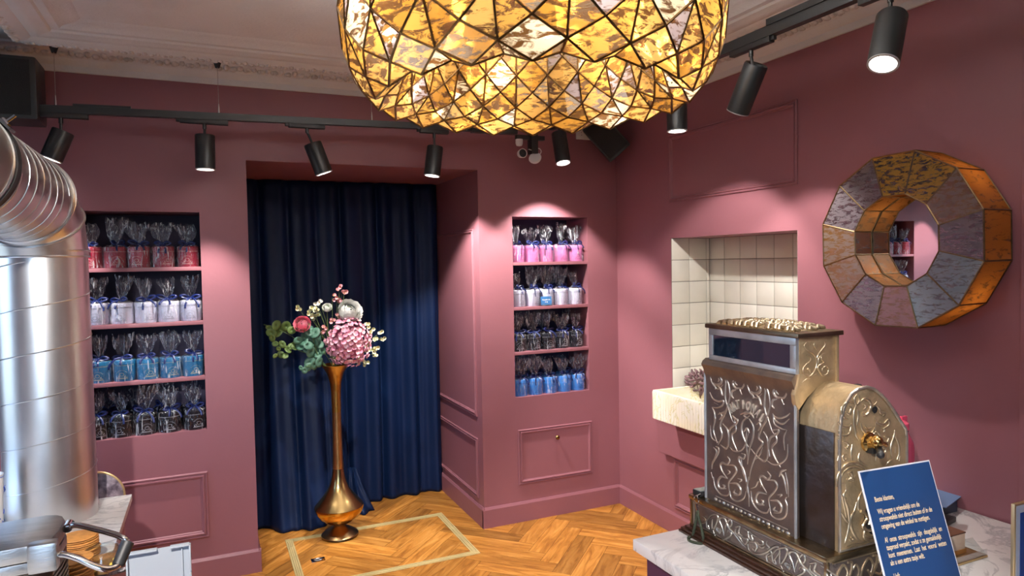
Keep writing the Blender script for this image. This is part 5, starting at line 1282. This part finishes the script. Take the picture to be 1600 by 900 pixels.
# --- side plate relief
Ee = lambda x, y: (1290+x/5, 580+y/5); SY = 1.5745
side = [([(245, 180), (225, 215), (240, 260), (262, 235), (260, 200), (245, 180)], .004), ([(240, 260), (222, 330), (225, 430), (240, 500), (260, 540)], .0045), ([(245, 265), (255, 340), (245, 420)], .0035),
 ([(225, 250), (180, 235), (140, 265), (125, 310), (145, 360), (180, 375)], .0045), ([(180, 275), (200, 290), (185, 335), (160, 320)], .0045), ([(262, 250), (300, 215), (345, 235), (355, 280), (330, 330), (300, 345), (290, 320)], .005), ([(300, 260), (318, 275), (300, 300)], .0045),
 ([(400, 240), (380, 265)], .004), ([(385, 260), (420, 290), (430, 325), (465, 330), (440, 360)], .0045), ([(95, 395), (130, 430), (180, 435), (200, 410)], .004), ([(200, 415), (190, 480), (150, 505), (90, 500)], .004), ([(95, 465), (110, 475)], .005), ([(130, 460), (145, 475)], .005),
 ([(275, 400), (285, 450), (320, 490), (360, 480), (385, 440)], .0045), ([(300, 420), (330, 450), (360, 440)], .003), ([(385, 360), (400, 400), (445, 415), (490, 380), (495, 420), (450, 450)], .004), ([(390, 400), (392, 470)], .0045), ([(450, 445), (465, 460), (450, 480)], .005),
 ([(395, 470), (370, 500), (400, 540), (430, 580), (470, 610)], .004), ([(400, 470), (430, 510), (425, 560)], .004), ([(460, 510), (495, 520), (480, 555), (450, 545)], .0045), ([(470, 600), (465, 635), (430, 645), (400, 630)], .004), ([(395, 640), (390, 700)], .0035),
 ([(540, 460), (535, 510), (510, 590), (515, 650), (525, 690)], .004), ([(540, 500), (570, 570), (575, 640), (560, 690)], .004), ([(545, 590), (545, 640)], .004), ([(525, 690), (490, 715), (470, 740)], .0035), ([(580, 660), (575, 700)], .004),
 ([(90, 510), (120, 560), (115, 630), (92, 700)], .004), ([(135, 550), (180, 570), (165, 600), (150, 585)], .0035), ([(160, 650), (135, 665), (145, 695), (165, 680)], .0035), ([(210, 570), (200, 640), (205, 700)], .004), ([(265, 640), (262, 700), (320, 740)], .0045), ([(285, 715), (330, 750)], .0035),
 ([(85, 900), (95, 820), (140, 745), (210, 715), (270, 735), (310, 770)], .006), ([(110, 900), (125, 820), (160, 770), (220, 750), (280, 770)], .003), ([(170, 800), (200, 790), (205, 830), (180, 850), (165, 840)], .0045), ([(120, 870), (140, 880)], .005)]
b = B()
for pts, r in side: stroke(b, [Ee(x, y) for x, y in pts], r*1.1, 1, SY, (0, -1, 0))
Ff = lambda x, y: (1280+x/5.625, 740+y/5.625)
for pts, r in [([(195, 0), (180, 80), (190, 160), (215, 260), (240, 400)], .0045), ([(230, 90), (235, 150), (215, 200), (250, 300), (265, 420), (250, 520), (225, 610)], .0045), ([(185, 330), (230, 400), (265, 440)], .004), ([(210, 210), (240, 220)], .006), ([(260, 10), (285, 30), (300, 60), (275, 60)], .004),
               ([(330, 250), (310, 330), (275, 400), (285, 480), (340, 580), (400, 600)], .005), ([(280, 560), (300, 575), (285, 595), (265, 580)], .004), ([(380, 150), (350, 220), (345, 300), (365, 340)], .0045), ([(245, 640), (340, 610), (500, 585)], .003), ([(240, 665), (340, 635), (500, 612)], .003),
               ([(172, 700), (180, 640), (176, 500), (172, 300)], .003)]:
    stroke(b, [Ff(x, y) for x, y in pts], r*1.1, 1, SY, (0, -1, 0))
b.build('side_relief', RELG, t, ang=60)
# pierced fan grille behind the sign
q = P(1, SY, 1365, 815)-RG
b = B(); b.lathe([(.001, .0), (.062, 0), (.062, .003), (.001, .003)], 32, (0, 0, 0), axis='y'); b.xf(Matrix.Translation((q.x+.02, -.001+SY-RG.y, q.z+.02)) @ Matrix.Diagonal((1, 1, 1.15, 1))); b.build('pierced_opening', BLACKR, t)
b = B()
for pts in ([(365, 330), (405, 350), (420, 390), (400, 430), (385, 470), (430, 500), (470, 490)], [(400, 500), (395, 560), (440, 590)], [(420, 400), (450, 400), (440, 450)], [(470, 490), (480, 540), (440, 560), (400, 545)]):
    stroke(b, [Ff(x, y) for x, y in pts], .0055, 1, SY-.004, (0, -1, 0), taper=False)
b.build('grille_scroll', RELG, t)
# keyhole, crank
q = P(1, SY, 1366, 640)-RG; b = B(); b.lathe([(.010, 0), (.012, -.003), (.008, -.004), (.001, -.0035)], 20, (q.x, q.y, q.z), axis='y'); b.build('keyhole', BLACKR, t)
q = P(1, SY, 1356, 690)-RG
b = B(); b.lathe([(.034, 0), (.032, -.008), (.022, -.014), (.018, -.03), (.02, -.04), (.001, -.044)], 28, tuple(q), axis='y'); b.sphere(q+Vector((-.005, -.038, .010)), .020, 16, 10)
b.tube(crom([q+Vector((.0, -.03, 0)), q+Vector((.03, -.035, -.002)), q+Vector((.05, -.03, -.012))], 5), .007, 8); b.build('crank_boss', mat('bright_brass', (.7, .45, .16), .18, 1.0), t)
b = B(); b.tube([q+Vector((.01, -.03, -.012)), q+Vector((-.012, -.055, -.02)), q+Vector((-.03, -.07, -.022))], [.010, .0105, .011], 14); b.sphere(q+Vector((-.032, -.072, -.022)), .0125, 12, 8); b.box(q.x-.012, q.x+.03, q.y-.03, q.y, q.z-.034, q.z-.006); b.build('crank_handle', BLACKR, t, bevel=.002)
h0 = P(1, 1.80, 1340, 612)-RG; b = B(); b.lathe([(.001, -.03), (.016, -.03), (.017, 0), (.017, .018), (.013, .028), (.001, .031)], 24, tuple(h0)); b.cyl((h0.x, h0.y, h0.z-.03), (h0.x, h0.y, h0.z-.10), .008); b.build('rear_lever', BLACKR, t)
# drawer relief
Gg = lambda x, y: (1060+x/5.625, 740+y/5.625); DXv = 1.8045
dr = [([(195, 440), (235, 430), (280, 375), (330, 360), (348, 390), (330, 450), (300, 490), (295, 430), (300, 400)], .0042), ([(300, 480), (330, 560), (380, 585), (440, 560), (465, 530), (440, 500), (430, 520)], .0042), ([(205, 370), (240, 400), (250, 470), (270, 490), (262, 450)], .0035),
      ([(345, 470), (345, 500), (335, 480), (365, 490)], .005), ([(370, 480), (365, 520), (350, 500), (385, 505)], .0045), ([(400, 545), (385, 480), (360, 410), (375, 385), (410, 400), (440, 470), (500, 540), (560, 620), (600, 650)], .0045), ([(400, 530), (420, 450), (455, 400), (470, 440), (455, 470), (430, 440)], .0035),
      ([(500, 470), (540, 465), (530, 520), (570, 560), (610, 580), (590, 620), (560, 600)], .005), ([(505, 480), (500, 520), (540, 560), (560, 600)], .0045), ([(570, 480), (600, 495), (660, 540), (700, 560)], .003), ([(610, 510), (620, 560), (650, 580), (640, 540)], .005), ([(620, 600), (670, 605), (690, 650), (670, 680), (650, 660)], .0045),
      ([(610, 620), (620, 670), (660, 700), (720, 710), (780, 690), (830, 650), (870, 640), (890, 680), (860, 740), (830, 770)], .0045), ([(700, 570), (735, 590), (745, 620), (715, 620), (690, 600)], .004), ([(700, 620), (730, 650), (760, 640)], .004), ([(780, 590), (775, 620), (800, 650), (780, 660)], .003), ([(800, 700), (775, 720), (780, 770), (810, 780)], .004)]
b = B(); dsh = P(0, DXv, *Gg(830, 650))-P(0, DXv, *Gg(250, 410)); dsh.x = 0; dsh.z = 0
for pts, r in dr:
    stroke(b, [Gg(x, y) for x, y in pts], r*1.1, 0, DXv, N_)
    if max(p[0] for p in pts) < 760 : stroke(b, [Gg(x, y) for x, y in pts], r*1.1, 0, DXv, N_, shift=tuple(dsh))
b.tube([(DXv-RG.x, 2.225-RG.y, 1.0-RG.z), (DXv-RG.x, 1.58-RG.y, 1.0-RG.z)], .0022, 6); b.tube([(DXv-RG.x, 2.225-RG.y, .909-RG.z), (DXv-RG.x, 1.58-RG.y, .909-RG.z)], .0022, 6); b.tube([(DXv-RG.x, 2.225-RG.y, 1.0-RG.z), (DXv-RG.x, 2.225-RG.y, .909-RG.z)], .0022, 6)
b.build('drawer_relief', mat('bright_nickel_relief', (.62, .58, .5), .3, 1.0, bump=.2, bscale=60, var=.3, vscale=20), t, ang=60)
# relief on the short side of the drawer
b = B()
for k in range(4):
    x0 = 1.84+k*.12
    for pts, r in (([(0, .02), (.015, .06), (.04, .085), (.06, .06), (.05, .03), (.035, .045)], .0045), ([(.05, .02), (.075, .05), (.08, .085), (.06, .09)], .0045), ([(.07, .03), (.10, .02), (.115, .05), (.10, .075), (.085, .06)], .004)):
        b.tube(crom([(x0+x-RG.x, 1.5665-RG.y, .90+z-RG.z) for x, z in pts], 6), r, 7, flat=((0, -1, 0), .7))
b.box(1.83-RG.x, 2.30-RG.x, 1.564-RG.y, 1.568-RG.y, .998-RG.z, 1.002-RG.z); b.box(1.83-RG.x, 2.30-RG.x, 1.564-RG.y, 1.568-RG.y, .908-RG.z, .912-RG.z)
b.build('drawer_side_relief', RELG, t, ang=60)

# tray and strap at the register's left end
t = thing('card_terminal', 'black rimmed tray with grey glass on the ledge of the cash register', 'tray', (1.845, 2.205, 1.0265))
b = B(); b.box(-.035, .10, -.012, .036, 0, .022); b.build('case', BLACKR, t, bevel=.005)
b = B(); b.box(-.031, .096, -.009, .032, .0215, .0235); b.build('glass_top', mat('grey_glass', (.2, .23, .24), .08, coat=1), t, smooth=False)
sp = [P(0, 1.783, x, y) for x, y in ((1088, 778), (1090, 790))]
t = thing('key_strap', 'olive green strap loop with metal ring hanging at the corner of the cash register', 'key strap', tuple(sp[0]))
O3 = sp[0]
b = B(); c_ = Vector((0, 0, -.008)); b.tube([c_+Vector((0, .013*math.cos(a*PI/12), .017*math.sin(a*PI/12))) for a in range(24)], .0022, 7, closed=True); b.tube([Vector((.0, .0, .008)), Vector((.02, .0, .014))], .003, 6); b.build('split_ring', CHROME, t)
q1 = P(0, 1.783, 1090, 797)-O3; b = B(); b.tube([Vector((0, 0, -.024)), q1], .0062, 10); b.build('metal_clasp', CHROME, t)
def sp_(x, y): return P(0, 1.776, x, y)-O3
OLV = mat('olive_webbing', (.028, .036, .018), .75, bump=.4, bscale=200)
b = B(); zf = KZ+.006-O3.z
pp = [q1, sp_(1087, 815), sp_(1083, 835), sp_(1081, 852), Vector((-.03, sp_(1083, 858).y, zf)), Vector((-.045, sp_(1090, 860).y, zf)), Vector((-.03, sp_(1098, 858).y, zf)), sp_(1099, 848), sp_(1097, 830), sp_(1092, 810), q1]
pp = [Vector((p_.x, p_.y, max(p_.z, zf))) for p_ in pp]
b.tube(crom(pp, 6), .0058, 8); b.build('loop', OLV, t)

# ---- sign
t = thing('counter_sign', 'dark blue notice with cream Dutch text leaning in front of the cash register', 'sign', (1.92169, 1.41187, KZ+.001), -.06901701)
SW = .32024; SHt = SW*1.414; ML = Matrix.Rotation(-.3138059, 4, 'X')
SB = mat('sign_blue', (.014, .058, .18), .35, var=.12, vscale=3, coat=.3)
b = B(); b.box(0, SW, 0, .004, 0, SHt); b.xf(ML); b.build('white_card', mat('white_card', (.78, .78, .82), .4), t, smooth=False)
b = B(); b.box(.0045, SW-.0045, -.0012, .0, .0045, SHt-.0045); b.xf(ML); b.build('blue_face', SB, t, smooth=False)
lines = [('Beste klanten,', .090), ('Wij vragen u vriendelijk om de', .128), ('stroopwafels niet direct buiten of in de', .151), ('omgeving van de winkel te nuttigen.', .174),
         ('Al  onze  stroopwafels  zijn  deugdelijk  en', .216), ('tasproof verpakt, zodat u ze gemakkelijk', .239), ('kunt  meenemen.  Laat  het  vooral  weten', .262), ('als u een extra tasje wilt.', .285), ('Liefs,', .325), ('Hans Egstorf', .365)]
for k, (s_, d) in enumerate(lines):
    xs_ = .66
    o = text_obj('text_line', s_, .0225, GOLDT, ML @ Matrix.Translation((.036, -.0016, SHt-d*1.0-.012)) @ Matrix.Rotation(PI/2, 4, 'X'), t, .0002, 'LEFT', .0003, xs_)
    w0 = max(v.co.x for v in o.data.vertices)
    tgt = {4: .272, 5: .272, 6: .272}.get(k, None)
b = B()
cx_, cz_ = SW*.52, SHt-.44
for k in range(40): pass
b.tube([(cx_+.040*math.cos(a*PI/24), -.0016, cz_+.040*math.sin(a*PI/24)) for a in range(48)], .0009, 5, closed=True)
b.tube([(cx_+.028*math.cos(a*PI/24), -.0016, cz_+.028*math.sin(a*PI/24)) for a in range(48)], .0009, 5, closed=True)
for k in range(16):
    a = PI*(.1+.8*k/15); b.tube([(cx_+.031*math.cos(a), -.0016, cz_+.031*math.sin(a)), (cx_+.037*math.cos(a), -.0016, cz_+.037*math.sin(a))], .0013, 5)
b.xf(ML); b.build('round_seal', GOLDT, t, smooth=False)
b = B(); b.box(.02, SW-.02, .01, .12, 0, .003); b.add([(SW/2-.01, .012, .003), (SW/2+.01, .012, .003), (SW/2+.01, .11, .003), (SW/2-.01, .11, .003), (SW/2, .085, .22)], [(0, 1, 4), (1, 2, 4), (2, 3, 4), (3, 0, 4)]); b.build('back_stand', CLEAR, t, smooth=False)

# ---- small things behind the sign
t = thing('leaflet_holder', 'clear acrylic leaflet holder with brass base right of the blue sign', 'leaflet holder', (2.54, 1.60, KZ+.0005))
b = B(); b.box(-.14, .10, -.035, .105, 0, .008); b.build('brass_base', mat('light_brass', (.62, .45, .2), .3, .9), t, bevel=.001)
b = B(); b.box(-.14, .10, -.033, -.031, .008, .03); b.add([(.098, -.033, .008), (.098, .10, .008), (.098, .02, .055), (.096, -.033, .008), (.096, .10, .008), (.096, .02, .055)], [(0, 1, 2), (5, 4, 3), (0, 1, 4, 3), (1, 2, 5, 4), (2, 0, 3, 5)]); b.build('acrylic_edge', CLEAR, t, smooth=False)
t = thing('card_box', 'cream card box with brown lid on the leaflet holder', 'box', (2.50, 1.66, KZ+.0095))
b = B(); b.box(-.10, .085, -.045, .04, 0, .075); b.build('box', mat('cream_card', (.72, .55, .40), .45), t, bevel=.001)
b = B(); b.box(-.102, .087, -.047, .042, .075, .080); b.build('lid', mat('brown_card', (.13, .055, .03), .5), t, bevel=.001)
b = B(); b.box(-.102, .088, -.048, -.045, .0, .016); b.build('gold_band', mat('gold_foil', (.75, .42, .14), .3, .7), t, smooth=False)
q = P(2, KZ+.02, 1479, 806)
t = thing('black_device', 'small black device lying behind the brown topped box', 'device', (q.x-.04, q.y, KZ+.0005), .2)
b = B(); b.box(-.08, .055, -.04, .06, 0, .022); b.build('case', BLACKR, t, bevel=.004)
b = B(); b.box(-.06, .04, -.03, .045, .022, .0235); b.build('pad', mat('dark_pad', (.03, .03, .035), .7), t, bevel=.001)
a = [P(2, KZ+.05, *p_) for p_ in ((1508, 771), (1478, 793), (1440, 787), (1458, 763))]
t = thing('blue_folder', 'pale blue folder lying flat against the wall behind the sign', 'folder', (a[0].x-.1, a[0].y, KZ+.0))
b = B(); O5 = Vector(t.location); b.add([p_-O5 for p_ in a]+[p_-O5-Vector((0, 0, .004)) for p_ in a], [(0, 1, 2, 3), (7, 6, 5, 4), (0, 1, 5, 4), (1, 2, 6, 5), (2, 3, 7, 6), (3, 0, 4, 7)]); b.build('cover', mat('pale_blue_card', (.16, .28, .5), .4), t, smooth=False)
cc = sum(a, Vector())/4-O5; b = B(); b.box(cc.x-.06, cc.x+.03, cc.y-.05, cc.y+.03, .0005, .044); b.build('sheets', mat('dark_sheets', (.02, .03, .06), .5), t, smooth=False)
q = P(0, 2.72, 1405, 700)
t = thing('drinking_bottle', 'pink plastic bottle behind the cash register', 'bottle', (2.72, q.y, KZ+.0005))
zs = P(0, 2.72, 1405, 690).z-KZ; zn = P(0, 2.72, 1405, 672).z-KZ; zt_ = P(0, 2.72, 1405, 657).z-KZ
rb = .058
b = B(); b.lathe([(.001, 0), (rb-.004, 0), (rb, .005), (rb, zs-.03), (rb*.93, zs), (rb*.62, zn-.012), (rb*.58, zn-.004), (.001, zn-.004)], 40); b.build('body', PINKP, t)
b = B(); b.lathe([(rb*.6, zn-.004), (rb*.6, zn+.004)], 32); b.build('neck_band', BLACKR, t)
b = B(); b.lathe([(rb*.64, zn+.004), (rb*.68, zn+.012), (rb*.64, zt_-.01), (rb*.4, zt_), (.001, zt_+.002)], 32); b.box(rb*.2, rb*.75, -.006, .006, zt_-.012, zt_+.016); b.build('cap', PINKP, t)
b = B(); b.lathe([(rb+.0006, .10), (rb+.0006, .16)], 40); b.build('printed_band', mat('taupe_print', (.35, .22, .16), .5), t)
q = P(1, 1.30, 1586, 789)
t = thing('standing_frame', 'white framed blue card with gold edge at the right border of the counter', 'card frame', (q.x, 1.30, KZ+.0005))
fh = q.z-KZ
b = B(); b.box(0, .26, 0, .012, 0, fh); b.build('gold_edge', mat('gold_edge', (.8, .58, .3), .3, .8), t, bevel=.001)
b = B(); b.box(.006, .254, -.002, .0005, .006, fh-.006); b.build('white_mount', MATS['white_card'], t, smooth=False)
b = B(); b.box(.024, .236, -.0035, -.0015, .026, fh-.03); b.build('blue_card', mat('strong_blue_card', (.01, .08, .34), .4), t, smooth=False)
b = B(); b.box(.09, .17, .012, .09, 0, .004); b.build('stand', WPLAST, t)
